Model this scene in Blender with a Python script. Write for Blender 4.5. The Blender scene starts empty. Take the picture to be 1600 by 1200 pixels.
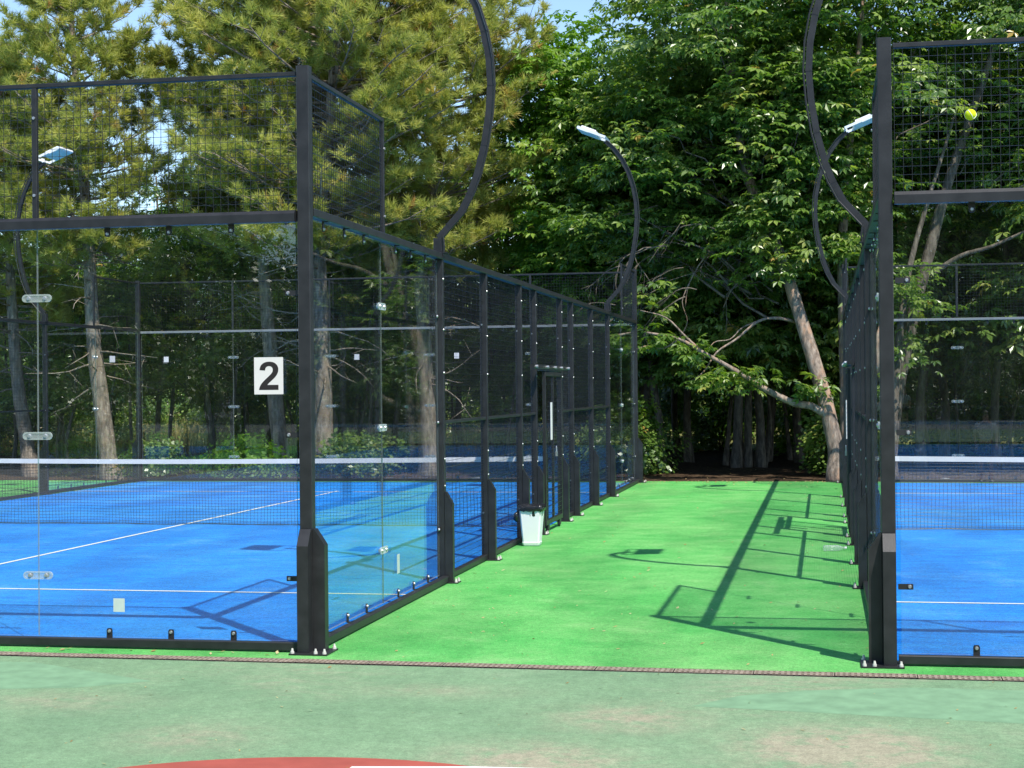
import bpy, math, random
import numpy as np
from mathutils import Vector, Matrix

# ------------------------------------------------------------------ camera, sky, sun, exposure
sc = bpy.context.scene
COL = sc.collection
YAW, PITCH, ROLL = 0.188436, 0.002938, -0.009252
F = Vector((-math.sin(YAW)*math.cos(PITCH), math.cos(YAW)*math.cos(PITCH), math.sin(PITCH)))
R0 = Vector((math.cos(YAW), math.sin(YAW), 0)); U0 = R0.cross(F)
R = R0*math.cos(ROLL)+U0*math.sin(ROLL); U = -R0*math.sin(ROLL)+U0*math.cos(ROLL)
cd = bpy.data.cameras.new('camera'); cam = bpy.data.objects.new('camera', cd); COL.objects.link(cam)
cam.matrix_world = Matrix(((R.x, U.x, -F.x, 3.4982), (R.y, U.y, -F.y, -10.7884), (R.z, U.z, -F.z, 1.7946), (0, 0, 0, 1)))
cd.sensor_fit = 'HORIZONTAL'; cd.sensor_width = 36; cd.lens = 36*2552.34/1600
cd.clip_start = 0.1; cd.clip_end = 2000
sc.camera = cam

SUN = Vector((0.427, -0.505, 1.0)).normalized()
w = bpy.data.worlds.new('World'); sc.world = w; w.use_nodes = True
wn = w.node_tree.nodes; wl = w.node_tree.links
sky = wn.new('ShaderNodeTexSky'); sky.sky_type = 'NISHITA'; sky.sun_disc = False
sky.sun_elevation = math.asin(SUN.z); sky.sun_rotation = math.atan2(SUN.x, SUN.y)
sky.air_density = 1.0; sky.dust_density = 0.0; sky.ozone_density = 3.0
wn['Background'].inputs['Strength'].default_value = 0.15
wl.new(sky.outputs[0], wn['Background'].inputs['Color'])
sd = bpy.data.lights.new('sun', 'SUN'); sd.energy = 4.3; sd.angle = math.radians(0.53); sd.color = (1.0, 0.95, 0.86)
so = bpy.data.objects.new('sun', sd); COL.objects.link(so); so.location = (20, -25, 50)
so.rotation_euler = (-SUN).to_track_quat('-Z', 'Y').to_euler()
sc.view_settings.view_transform = 'Standard'; sc.view_settings.look = 'None'
sc.view_settings.exposure = 0.58; sc.view_settings.gamma = 1.0; sc.view_settings.use_curve_mapping = False
sc.render.engine = 'CYCLES'
sc.cycles.max_bounces = 8; sc.cycles.transparent_max_bounces = 40; sc.cycles.glossy_bounces = 4
sc.cycles.diffuse_bounces = 2; sc.cycles.transmission_bounces = 4
sc.cycles.caustics_reflective = False; sc.cycles.caustics_refractive = False
sc.cycles.use_denoising = True; sc.cycles.sample_clamp_indirect = 6.0
W = 3.9                      # width of the green walkway between the two courts

# ------------------------------------------------------------------ materials
class NT:
    def __init__(s, name):
        s.m = bpy.data.materials.new(name); s.m.use_nodes = True
        s.t = s.m.node_tree; s.t.nodes.clear()
        s.out = s.n('ShaderNodeOutputMaterial')
    def n(s, typ, **kw):
        nd = s.t.nodes.new(typ)
        for k, v in kw.items():
            if k in ('operation', 'blend_type', 'data_type', 'noise_dimensions', 'feature', 'attribute_name', 'wave_type', 'bands_direction', 'distribution', 'interpolation_type', 'clamp', 'noise_type'):
                setattr(nd, k, v)
        return nd
    def l(s, a, b): s.t.links.new(a, b)
    def surf(s, sh): s.l(sh, s.out.inputs['Surface'])
    def coord(s, scale=(1, 1, 1), which='Object'):
        tc = s.n('ShaderNodeTexCoord'); mp = s.n('ShaderNodeMapping'); mp.inputs['Scale'].default_value = scale
        s.l(tc.outputs[which], mp.inputs['Vector']); return mp.outputs['Vector']
    def noise(s, vec, scale, detail=4, rough=.55):
        nd = s.n('ShaderNodeTexNoise'); nd.inputs['Scale'].default_value = scale
        nd.inputs['Detail'].default_value = detail; nd.inputs['Roughness'].default_value = rough
        s.l(vec, nd.inputs['Vector']); return nd.outputs['Fac']
    def ramp(s, fac, stops):
        nd = s.n('ShaderNodeValToRGB'); cr = nd.color_ramp
        while len(cr.elements) < len(stops): cr.elements.new(.5)
        for e, (p, c) in zip(cr.elements, stops):
            e.position = p; e.color = (c[0], c[1], c[2], 1) if hasattr(c, '__len__') else (c, c, c, 1)
        s.l(fac, nd.inputs['Fac']); return nd.outputs['Color']
    def mix(s, fac, a, b, mode='MIX'):
        nd = s.n('ShaderNodeMix', data_type='RGBA', blend_type=mode)
        for v, i in ((fac, 0), (a, 6), (b, 7)):
            if hasattr(v, 'is_linked') or hasattr(v, 'links'): s.l(v, nd.inputs[i])
            elif i == 0: nd.inputs[0].default_value = v
            else: nd.inputs[i].default_value = (v[0], v[1], v[2], 1)
        return nd.outputs[2]
    def math(s, op, a, b=None):
        nd = s.n('ShaderNodeMath', operation=op)
        for v, i in ((a, 0), (b, 1)):
            if v is None: continue
            if hasattr(v, 'links'): s.l(v, nd.inputs[i])
            else: nd.inputs[i].default_value = v
        return nd.outputs[0]
    def bump(s, h, strength=.3, dist=.01):
        nd = s.n('ShaderNodeBump'); nd.inputs['Strength'].default_value = strength; nd.inputs['Distance'].default_value = dist
        s.l(h, nd.inputs['Height']); return nd.outputs['Normal']
    def bsdf(s, color=None, rough=.5, metal=0., spec=.5, normal=None):
        b = s.n('ShaderNodeBsdfPrincipled')
        if color is not None:
            if hasattr(color, 'links'): s.l(color, b.inputs['Base Color'])
            else: b.inputs['Base Color'].default_value = (*color, 1)
        if hasattr(rough, 'links'): s.l(rough, b.inputs['Roughness'])
        else: b.inputs['Roughness'].default_value = rough
        b.inputs['Metallic'].default_value = metal; b.inputs['Specular IOR Level'].default_value = spec
        if normal is not None: s.l(normal, b.inputs['Normal'])
        return b

def plain(name, col, rough=.5, metal=0., spec=.5, var=.15, scale=8., bump=0.):
    t = NT(name); v = t.coord()
    n1 = t.noise(v, scale, 5)
    c = t.ramp(n1, [(.25, [x*(1-var) for x in col]), (.75, [min(1, x*(1+var)) for x in col])])
    nm = t.bump(t.noise(v, scale*12, 3), bump, .003) if bump else None
    t.surf(t.bsdf(c, rough, metal, spec, nm).outputs[0]); return t.m

def mat_turf(name, c0, c1, c2, dust, streak, dust_amt, sand_col, sand_amt):
    t = NT(name); v = t.coord()
    big = t.noise(v, .55, 6, .68); roll = t.noise(t.coord((1.3, .35, 1)), .8, 3, .5); mid = t.noise(t.coord(streak), 2.2, 6, .65); fine = t.noise(v, 95, 3, .7); fib = t.noise(v, 330, 2, .6); clod = t.noise(v, 26, 4, .7)
    c = t.ramp(mid, [(.3, c0), (.52, c1), (.74, c2)])
    c = t.mix(t.math('MULTIPLY', t.ramp(big, [(.42, 0), (.68, 1)]), dust_amt), c, dust)
    f2 = t.math('ADD', t.math('MULTIPLY', fine, .55), t.math('MULTIPLY', fib, .45))
    c = t.mix(1.0, c, t.ramp(f2, [(.38, .55), (.5, .98), (.62, 1.5)]), 'MULTIPLY'); c = t.mix(1.0, c, t.ramp(clod, [(.36, .82), (.5, 1.0), (.64, 1.16)]), 'MULTIPLY')
    c = t.mix(1.0, c, t.ramp(roll, [(.36, .86), (.48, .97), (.50, 1.04), (.64, 1.10)]), 'MULTIPLY')
    sand = t.math('MULTIPLY', t.ramp(t.noise(v, 1.1, 7, .72), [(.56, 0), (.70, 1)]), t.ramp(t.noise(v, 48, 3, .7), [(.46, 0), (.60, 1)]))
    c = t.mix(t.math('MULTIPLY', sand, sand_amt), c, sand_col)
    nm = t.bump(f2, .55, .012)
    b = t.bsdf(c, .9, 0, .10, nm)
    b.inputs['Sheen Weight'].default_value = .05; b.inputs['Sheen Roughness'].default_value = .5
    t.surf(b.outputs[0]); return t.m

def mat_sport():
    t = NT('painted_court_asphalt'); v = t.coord()
    n1 = t.noise(v, .9, 6, .62); n2 = t.noise(t.coord((1, 2.2, 1)), 5, 6, .6); n3 = t.noise(v, 140, 3, .6); n4 = t.noise(v, .42, 4, .5)
    c = t.ramp(n1, [(.3, (.138, .236, .125)), (.5, (.166, .272, .144)), (.72, (.196, .306, .166))])
    c = t.mix(t.math('MULTIPLY', t.ramp(n2, [(.48, 0), (.72, 1)]), .35), c, (.20, .295, .175))
    worn = t.math('MULTIPLY', t.ramp(n4, [(.56, 0), (.70, 1)]), t.ramp(n2, [(.38, 0), (.62, 1)]))
    worn = t.math('MULTIPLY', worn, .45); wn_ = t.ramp(t.noise(v, 6, 7, .7), [(.34, .1), (.60, 1)])
    sp_ = t.n('ShaderNodeSeparateXYZ'); t.l(v, sp_.inputs[0])
    for wx, wy, rx, ry, am in ((3.6, -2.55, .48, .50, 1.15), (2.45, -1.95, .40, .36, .62), (2.1, -3.05, .45, .40, .85), (.25, -2.75, .35, .35, .45), (1.2, -1.3, .5, .2, .3), (5.2, -2.2, .7, .4, .5), (-.9, -1.9, .5, .3, .35)):
        ddx = t.math('POWER', t.math('ABSOLUTE', t.math('DIVIDE', t.math('SUBTRACT', sp_.outputs[0], wx), rx)), 2.0)
        ddy = t.math('POWER', t.math('ABSOLUTE', t.math('DIVIDE', t.math('SUBTRACT', sp_.outputs[1], wy), ry)), 2.0)
        q_ = t.math('MULTIPLY', t.math('EXPONENT', t.math('MULTIPLY', t.math('ADD', ddx, ddy), -1.0)), am*1.5)
        worn = t.math('MAXIMUM', worn, t.math('MULTIPLY', q_, wn_))
    nm_ = t.n('ShaderNodeMath', operation='MINIMUM'); t.l(worn, nm_.inputs[0]); nm_.inputs[1].default_value = .85
    c = t.mix(nm_.outputs[0], c, (.34, .295, .205))
    n6 = t.noise(t.coord((1, .55, 1)), 9, 6, .7); c = t.mix(1.0, c, t.ramp(n6, [(.36, .92), (.5, 1.0), (.64, 1.08)]), 'MULTIPLY')
    n5 = t.noise(t.coord((1, 1.0, 1)), 22, 6, .75)
    c = t.mix(1.0, c, t.ramp(n5, [(.36, .86), (.5, 1.0), (.64, 1.12)]), 'MULTIPLY')
    c = t.mix(t.math('MULTIPLY', t.ramp(t.noise(v, 60, 4, .75), [(.63, 0), (.68, 1)]), .5), c, (.06, .10, .07))
    c = t.mix(1.0, c, t.ramp(n3, [(.38, .80), (.62, 1.18)]), 'MULTIPLY')
    t.surf(t.bsdf(c, .8, 0, .3, t.bump(n3, .35, .004)).outputs[0]); return t.m

def mat_glass():
    t = NT('clear_glass')
    tr = t.n('ShaderNodeBsdfTransparent'); tr.inputs[0].default_value = (.982, .993, .988, 1)
    gl = t.n('ShaderNodeBsdfGlossy'); gl.inputs['Roughness'].default_value = 0.0; gl.inputs[0].default_value = (.97, 1, .99, 1)
    df = t.n('ShaderNodeBsdfDiffuse'); df.inputs[0].default_value = (.55, .58, .57, 1)
    fr = t.n('ShaderNodeFresnel'); fr.inputs['IOR'].default_value = 1.5
    # the fresnel node inverts the index on back faces; use the front-face value on both
    geo = t.n('ShaderNodeNewGeometry')
    dot = t.n('ShaderNodeVectorMath'); dot.operation = 'DOT_PRODUCT'
    t.l(geo.outputs['Normal'], dot.inputs[0]); t.l(geo.outputs['Incoming'], dot.inputs[1])
    ca = t.math('ABSOLUTE', dot.outputs['Value'])
    sch = t.math('ADD', t.math('MULTIPLY', t.math('POWER', t.math('SUBTRACT', 1.0, ca), 5.0), .78), .052)
    m1 = t.n('ShaderNodeMixShader'); t.l(sch, m1.inputs[0]); t.l(tr.outputs[0], m1.inputs[1]); t.l(gl.outputs[0], m1.inputs[2])
    # a thin film of dust
    v = t.coord((1.6, 1.6, .45)); dn = t.noise(v, 3.2, 7, .7)
    du = t.ramp(dn, [(.45, .0008), (.60, .004), (.74, .018)])
    m2 = t.n('ShaderNodeMixShader'); t.l(du, m2.inputs[0]); t.l(m1.outputs[0], m2.inputs[1]); t.l(df.outputs[0], m2.inputs[2])
    t.surf(m2.outputs[0]); return t.m

def mat_clear(name, tint, refl=.12, haze=.15):
    t = NT(name)
    tr = t.n('ShaderNodeBsdfTransparent'); tr.inputs[0].default_value = (*tint, 1)
    b = t.bsdf((.75, .8, .78), .12)
    m = t.n('ShaderNodeMixShader')
    lw = t.n('ShaderNodeLayerWeight'); lw.inputs[0].default_value = .35
    t.l(t.math('ADD', t.math('MULTIPLY', lw.outputs['Facing'], .5), haze), m.inputs[0])
    t.l(tr.outputs[0], m.inputs[1]); t.l(b.outputs[0], m.inputs[2]); t.surf(m.outputs[0]); return t.m

def mat_leaf(name, stops, trans, rough=.45, spec=.4, tw=.35):
    t = NT(name)
    a = t.n('ShaderNodeAttribute'); a.attribute_name = 'tint'
    c = t.ramp(a.outputs['Fac'], stops)
    b = t.bsdf(c, rough, 0, spec)
    tl = t.n('ShaderNodeBsdfTranslucent'); t.l(t.mix(1.0, c, trans, 'MULTIPLY'), tl.inputs[0])
    m = t.n('ShaderNodeMixShader'); m.inputs[0].default_value = tw
    t.l(b.outputs[0], m.inputs[1]); t.l(tl.outputs[0], m.inputs[2]); t.surf(m.outputs[0]); return t.m

def mat_bark(name, dark, mid, light, flake, fa):
    t = NT(name); v = t.coord((1, 1, .28)); n1 = t.noise(v, 14, 6, .65); n2 = t.noise(t.coord((1, 1, .5)), 5, 4, .6)
    c = t.ramp(n1, [(.3, dark), (.5, mid), (.7, light)])
    c = t.mix(t.math('MULTIPLY', t.ramp(n2, [(.5, 0), (.6, 1)]), fa), c, flake)
    t.surf(t.bsdf(c, .9, 0, .2, t.bump(n1, .9, .03)).outputs[0]); return t.m

def mat_ground():
    t = NT('forest_ground'); v = t.coord()
    n1 = t.noise(v, .35, 5, .6); n2 = t.noise(v, 9, 6, .7); n3 = t.noise(v, .09, 4, .6)
    lit = t.ramp(n2, [(.3, (.030, .019, .012)), (.5, (.065, .042, .026)), (.7, (.14, .092, .055))])
    gr = t.ramp(n2, [(.3, (.07, .085, .02)), (.5, (.14, .14, .04)), (.7, (.26, .22, .08))])
    sp = t.n('ShaderNodeSeparateXYZ'); t.l(v, sp.inputs[0])
    y = t.math('ADD', sp.outputs[1], t.math('MULTIPLY', t.math('SUBTRACT', n1, .5), 14.0))
    mr = t.n('ShaderNodeMapRange'); mr.inputs[1].default_value = 37; mr.inputs[2].default_value = 43; t.l(y, mr.inputs[0])
    c = t.mix(mr.outputs[0], lit, gr)
    t.surf(t.bsdf(c, .95, 0, .1, t.bump(n2, .8, .05)).outputs[0]); return t.m

M = {}
M['black'] = plain('black_powder_coat', (.017, .017, .0185), .45, 0, .5, .5, 9, .2)
M['wire'] = plain('black_coated_wire', (.016, .0165, .017), .35, 0, .6, .15, 6)
M['steel'] = plain('zinc_steel', (.52, .52, .54), .38, .8, .5, .1, 30)
M['cap'] = plain('white_plastic_cap', (.55, .52, .48), .6, 0, .3, .3, 40)
M['glass'] = mat_glass()
M['glass_edge'] = mat_clear('green_glass_edge', (.30, .50, .45), .2, .10)
M['pale_rail'] = plain('pale_grey_rail', (.20, .21, .21), .5, 0, .4, .15, 6)
M['clear'] = mat_clear('clear_plastic', (.86, .9, .88), .2, .18)
M['green_turf'] = mat_turf('green_turf', (.060, .315, .062), (.088, .375, .082), (.125, .43, .108), (.21, .43, .14), (1, 1, 1), .55, (.30, .42, .20), .45)
M['blue_turf'] = mat_turf('blue_turf', (.0008, .118, .49), (.0012, .165, .57), (.004, .22, .63), (.045, .31, .66), (1, 3.2, 1), .45, (.30, .46, .62), .35)
M['line'] = plain('white_turf_line', (.66, .66, .63), .8, 0, .2, .1, 30, .3)
M['sport'] = mat_sport()
M['pale_sport'] = plain('pale_green_paint', (.172, .300, .168), .8, 0, .3, .20, 7, .3)
M['red_paint'] = plain('red_court_paint', (.34, .075, .052), .8, 0, .3, .2, 4, .3)
M['white_paint'] = plain('white_court_paint', (.68, .67, .63), .75, 0, .3, .08, 6, .2)
M['asphalt'] = plain('grey_asphalt', (.25, .25, .255), .9, 0, .2, .15, 3, .4)
M['grate'] = plain('rusty_galvanised_grate', (.33, .255, .19), .6, .25, .5, .35, 9, .3)
M['trough'] = plain('dirty_concrete', (.06, .055, .05), .95, 0, .1, .3, 9)
M['white_plastic'] = plain('white_plastic', (.84, .83, .83), .4, 0, .4, .03, 4)
M['bag'] = plain('black_bin_bag', (.012, .012, .013), .25, 0, .6, .2, 12, .5)
M['lamp_white'] = plain('white_lamp_housing', (.78, .79, .80), .4, 0, .4, .05, 8)
M['lamp_glass'] = plain('pale_lamp_front', (.74, .80, .84), .35, 0, .4, .05, 8)
M['paper'] = plain('white_paper', (.68, .65, .63), .7, 0, .2, .03, 6)
M['pale_sticker'] = plain('faded_sticker', (.50, .58, .53), .6, 0, .2, .06, 20)
M['ink'] = plain('black_print', (.022, .018, .018), .6, 0, .3, .1, 10)
M['ball'] = plain('yellow_felt', (.62, .74, .025), .9, 0, .1, .12, 60, .4)
M['bark_pine'] = mat_bark('pine_bark', (.08, .068, .056), (.24, .20, .165), (.45, .385, .315), (.38, .27, .185), .4)
M['bark_grey'] = mat_bark('grey_bark', (.045, .038, .030), (.12, .100, .080), (.25, .21, .165), (.20, .165, .13), .4)
M['bark_orange'] = mat_bark('flaking_orange_bark', (.07, .055, .045), (.25, .195, .155), (.46, .37, .30), (.46, .27, .17), .55)
M['needle'] = mat_leaf('pine_needles', [(0, (.20, .25, .055)), (.5, (.44, .46, .11)), (.85, (.60, .57, .16)), (1, (.48, .28, .09))], (1.05, 1.1, .7), .5, .35, .5)
M['leaf'] = mat_leaf('chestnut_leaves', [(0, (.060, .125, .026)), (.5, (.155, .255, .048)), (.9, (.34, .41, .105)), (1, (.48, .32, .08))], (1.25, 1.45, .35), .32, .8, .42)
M['leaf_light'] = mat_leaf('pale_green_leaves', [(0, (.09, .18, .02)), (.5, (.17, .30, .035)), (.9, (.26, .38, .06)), (1, (.34, .30, .06))], (1.3, 1.6, .35), .45, .4, .42)
M['grass'] = mat_leaf('dry_tall_grass', [(0, (.12, .14, .04)), (.5, (.27, .235, .07)), (1, (.42, .34, .14))], (1.1, 1.1, .6), .7, .2, .3)
M['ground'] = mat_ground()
M['litter'] = mat_leaf('fallen_leaf', [(0, (.30, .17, .06)), (.5, (.45, .33, .14)), (1, (.55, .48, .26))], (1, .9, .6), .7, .2, .2)
M['skin'] = plain('skin', (.42, .25, .18), .55, 0, .3, .08, 10)
M['shirt'] = plain('pale_shirt', (.42, .46, .40), .85, 0, .2, .08, 10)
M['shorts'] = plain('black_shorts', (.02, .02, .022), .85, 0, .2, .1, 10)
M['hair'] = plain('dark_hair', (.03, .022, .016), .6, 0, .3, .2, 30)
M['rope'] = plain('black_cable', (.02, .02, .02), .5, 0, .4, .1, 10)

# ------------------------------------------------------------------ mesh helpers
def mesh_np(name, V, faces, mats, fmat=None, tint=None, smooth=False):
    V = np.asarray(V, np.float32).reshape(-1, 3)
    me = bpy.data.meshes.new(name)
    if isinstance(faces, np.ndarray):
        nf, k = faces.shape; loops = faces.ravel().astype(np.int32); starts = np.arange(nf, dtype=np.int32)*k
    else:
        nf = len(faces); lens = np.array([len(f) for f in faces], np.int32)
        loops = np.array([i for f in faces for i in f], np.int32); starts = np.r_[0, np.cumsum(lens)[:-1]].astype(np.int32)
    me.vertices.add(len(V)); me.vertices.foreach_set('co', V.ravel())
    me.loops.add(len(loops)); me.loops.foreach_set('vertex_index', loops)
    me.polygons.add(nf); me.polygons.foreach_set('loop_start', starts)
    if fmat is not None: me.polygons.foreach_set('material_index', np.asarray(fmat, np.int32))
    me.polygons.foreach_set('use_smooth', np.full(nf, smooth, bool))
    for m in mats: me.materials.append(M[m])
    if tint is not None:
        a = me.attributes.new('tint', 'FLOAT', 'POINT'); a.data.foreach_set('value', np.asarray(tint, np.float32))
    me.update(calc_edges=True); me.validate(); return me

class MB:
    def __init__(s): s.v = []; s.f = []; s.m = []
    def add(s, vs, fs, mi=0):
        o = len(s.v); s.v += [tuple(p) for p in vs]; s.f += [tuple(i+o for i in f) for f in fs]; s.m += [mi]*len(fs); return s
    def box(s, x0, x1, y0, y1, z0, z1, mi=0):
        return s.add([(x0, y0, z0), (x1, y0, z0), (x1, y1, z0), (x0, y1, z0), (x0, y0, z1), (x1, y0, z1), (x1, y1, z1), (x0, y1, z1)],
                     [(0, 3, 2, 1), (4, 5, 6, 7), (0, 1, 5, 4), (1, 2, 6, 5), (2, 3, 7, 6), (3, 0, 4, 7)], mi)
    def cbox(s, x0, x1, y0, y1, z0, z1, c=.006, axis='z', mi=0):
        # a bar along one axis with chamfered long edges
        def ring(a0, a1, b0, b1): return [(a0+c, b0), (a1-c, b0), (a1, b0+c), (a1, b1-c), (a1-c, b1), (a0+c, b1), (a0, b1-c), (a0, b0+c)]
        if axis == 'z': rg = ring(x0, x1, y0, y1); vs = [(a, b, z0) for a, b in rg]+[(a, b, z1) for a, b in rg]; fl = 0
        elif axis == 'x': rg = ring(y0, y1, z0, z1); vs = [(x0, a, b) for a, b in rg]+[(x1, a, b) for a, b in rg]; fl = 0
        else: rg = ring(x0, x1, z0, z1); vs = [(a, y0, b) for a, b in rg]+[(a, y1, b) for a, b in rg]; fl = 1
        fs = [(i, (i+1) % 8, (i+1) % 8+8, i+8) for i in range(8)]+[tuple(range(7, -1, -1)), tuple(range(8, 16))]
        if fl: fs = [tuple(reversed(f)) for f in fs]
        return s.add(vs, fs, mi)
    def prism(s, poly, d0, d1, axis='y', mi=0):
        n = len(poly)
        put = {'x': lambda a, b, d: (d, a, b), 'y': lambda a, b, d: (a, d, b), 'z': lambda a, b, d: (a, b, d)}[axis]
        vs = [put(a, b, d0) for a, b in poly]+[put(a, b, d1) for a, b in poly]
        return s.add(vs, [(i, (i+1) % n, (i+1) % n+n, i+n) for i in range(n)]+[tuple(range(n-1, -1, -1)), tuple(range(n, 2*n))], mi)
    def cyl(s, p, ax, r, h, n=10, mi=0, r2=None):
        p = Vector(p); ax = Vector(ax).normalized(); a = ax.orthogonal().normalized(); b = ax.cross(a); r2 = r if r2 is None else r2
        vs = [p+(a*math.cos(t)+b*math.sin(t))*r for t in [2*math.pi*i/n for i in range(n)]]
        vs += [p+ax*h+(a*math.cos(t)+b*math.sin(t))*r2 for t in [2*math.pi*i/n for i in range(n)]]
        return s.add(vs, [(i, (i+1) % n, (i+1) % n+n, i+n) for i in range(n)]+[tuple(range(n-1, -1, -1)), tuple(range(n, 2*n))], mi)
    def tube(s, path, rad, n=8, mi=0, rng=None, rough=0.):
        P = [Vector(p) for p in path]; k = len(P); o = len(s.v); ref = None
        for i in range(k):
            t = (P[min(i+1, k-1)]-P[max(i-1, 0)]).normalized()
            if ref is None: ref = t.orthogonal().normalized()
            a = (ref-t*ref.dot(t)).normalized(); ref = a; b = t.cross(a)
            r = rad[i] if hasattr(rad, '__len__') else rad
            for j in range(n):
                th = 2*math.pi*j/n; rr = r*(1+(rng.uniform(-rough, rough) if rng else 0))
                s.v.append(tuple(P[i]+(a*math.cos(th)+b*math.sin(th))*rr))
        for i in range(k-1):
            for j in range(n):
                s.f.append((o+i*n+j, o+i*n+(j+1) % n, o+(i+1)*n+(j+1) % n, o+(i+1)*n+j)); s.m.append(mi)
        s.f.append(tuple(o+j for j in range(n-1, -1, -1))); s.f.append(tuple(o+(k-1)*n+j for j in range(n))); s.m += [mi, mi]
        return s
    def mesh(s, name, mats, smooth=False):
        return mesh_np(name, s.v, s.f, mats, s.m, None, smooth)

def link(name, me, parent=None, loc=None, **props):
    o = bpy.data.objects.new(name, me); COL.objects.link(o)
    if parent is not None: o.parent = parent
    if loc is not None: o.location = loc
    for k, v in props.items(): o[k] = v
    return o
def thing(name, label, cat, loc=(0, 0, 0), group=None):
    o = link(name, None, None, loc, label=label, category=cat, kind='thing')
    o.empty_display_size = .2
    if group: o['group'] = group
    return o
def copy_tree(o, parent=None):
    c = o.copy(); COL.objects.link(c); c.parent = parent
    for ch in list(o.children): copy_tree(ch, c)
    return c
def catmull(P, n=5):
    P = [Vector(p) for p in P]; out = []
    for i in range(len(P)-1):
        a, b, c, d = P[max(i-1, 0)], P[i], P[i+1], P[min(i+2, len(P)-1)]
        for k in range(n):
            t = k/n; out.append(.5*((2*b)+(c-a)*t+(2*a-5*b+4*c-d)*t*t+(3*b-a-3*c+d)*t**3))
    out.append(P[-1]); return out

# ------------------------------------------------------------------ ground and floors
rng = random.Random(4)
def sheet(name, poly, z, mat, parent=None, **props):
    me = mesh_np(name, [(x, y, z) for x, y in poly], [tuple(range(len(poly)))], [mat])
    return link(name, me, parent, **props)
# rolling woodland ground beyond the courts
gx = np.linspace(-160, 160, 161); gy = np.concatenate([np.linspace(20.45, 60, 60), np.linspace(62, 260, 50)])
GX, GY = np.meshgrid(gx, gy)
GZ = -.015+.06*np.sin(GX*.7+GY*.3)*np.clip((GY-20.45)/3, 0, 1)+.05*np.sin(GX*1.9-GY*1.3)*np.clip((GY-20.45)/3, 0, 1)-.05*np.clip((GY-20.45)/2, 0, 1)
nx = len(gx); idx = np.arange(GX.size).reshape(GX.shape)
Fq = np.stack([idx[:-1, :-1], idx[:-1, 1:], idx[1:, 1:], idx[1:, :-1]], -1).reshape(-1, 4)
link('forest_floor', mesh_np('forest_floor', np.stack([GX, GY, GZ], -1).reshape(-1, 3), Fq, ['ground'], smooth=True), kind='structure')
sheet('ground', [(-600, -600), (600, -600), (600, 600), (-600, 600)], -.16, 'asphalt', kind='structure')
DS = -.0117                                  # the drain runs slightly askew to the walls
def dy(x, y0): return y0+DS*(x+2)
turf = MB(); x0, x1 = -45, 40
turf.add([(x0, dy(x0, -.282), 0), (x1, dy(x1, -.282), 0), (x1, 20.42, 0), (x0, 20.42, 0), (x0, dy(x0, -.282), -.16), (x1, dy(x1, -.282), -.16), (x1, 20.42, -.16), (x0, 20.42, -.16)],
         [(0, 1, 2, 3), (4, 5, 1, 0), (6, 7, 3, 2)])
link('turf_walkway', turf.mesh('turf_walkway', ['green_turf']), kind='structure')
sp = MB(); sp.add([(x0, -17, -.004), (x1, -17, -.004), (x1, dy(x1, -.445), -.004), (x0, dy(x0, -.445), -.004), (x0, dy(x0, -.445), -.16), (x1, dy(x1, -.445), -.16), (x0, -17, -.16), (x1, -17, -.16)],
                  [(0, 1, 2, 3), (3, 2, 5, 4), (6, 7, 1, 0)])
sport = link('sports_court_floor', sp.mesh('sports_court_floor', ['sport']), kind='structure')
def disc(cx, cy, r0, r1, a0, a1, n=64):
    ts = [a0+(a1-a0)*i/n for i in range(n+1)]
    return [(cx+r1*math.cos(t), cy+r1*math.sin(t)) for t in ts]+([(cx+r0*math.cos(t), cy+r0*math.sin(t)) for t in reversed(ts)] if r0 > 0 else [])
sheet('red_marking', disc(1.26, -4.888, 0, 1.803, 0, 2*math.pi, 96), -.0015, 'red_paint', sport)
sheet('white_marking', [(1.27, -3.275), (1.84, -3.19), (2.21, -3.175), (2.7, -3.19), (2.7, -3.24), (2.21, -3.225), (1.84, -3.24), (1.27, -3.325)], .0008, 'white_paint', sport)
sheet('pale_marking', [(2.75, -1.55), (3.0, -1.2), (3.38, -.98), (4.0, -.80), (14, -.95), (14, -2.0), (4.5, -1.78), (3.6, -1.66)], -.0034, 'pale_sport', sport)
sheet('pale_marking', [(-9, -1.75), (-9, -.62), (-1.7, -.66), (-.62, -1.22), (-1.0, -1.5), (-1.45, -1.6)], -.0034, 'pale_sport', sport)

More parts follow.
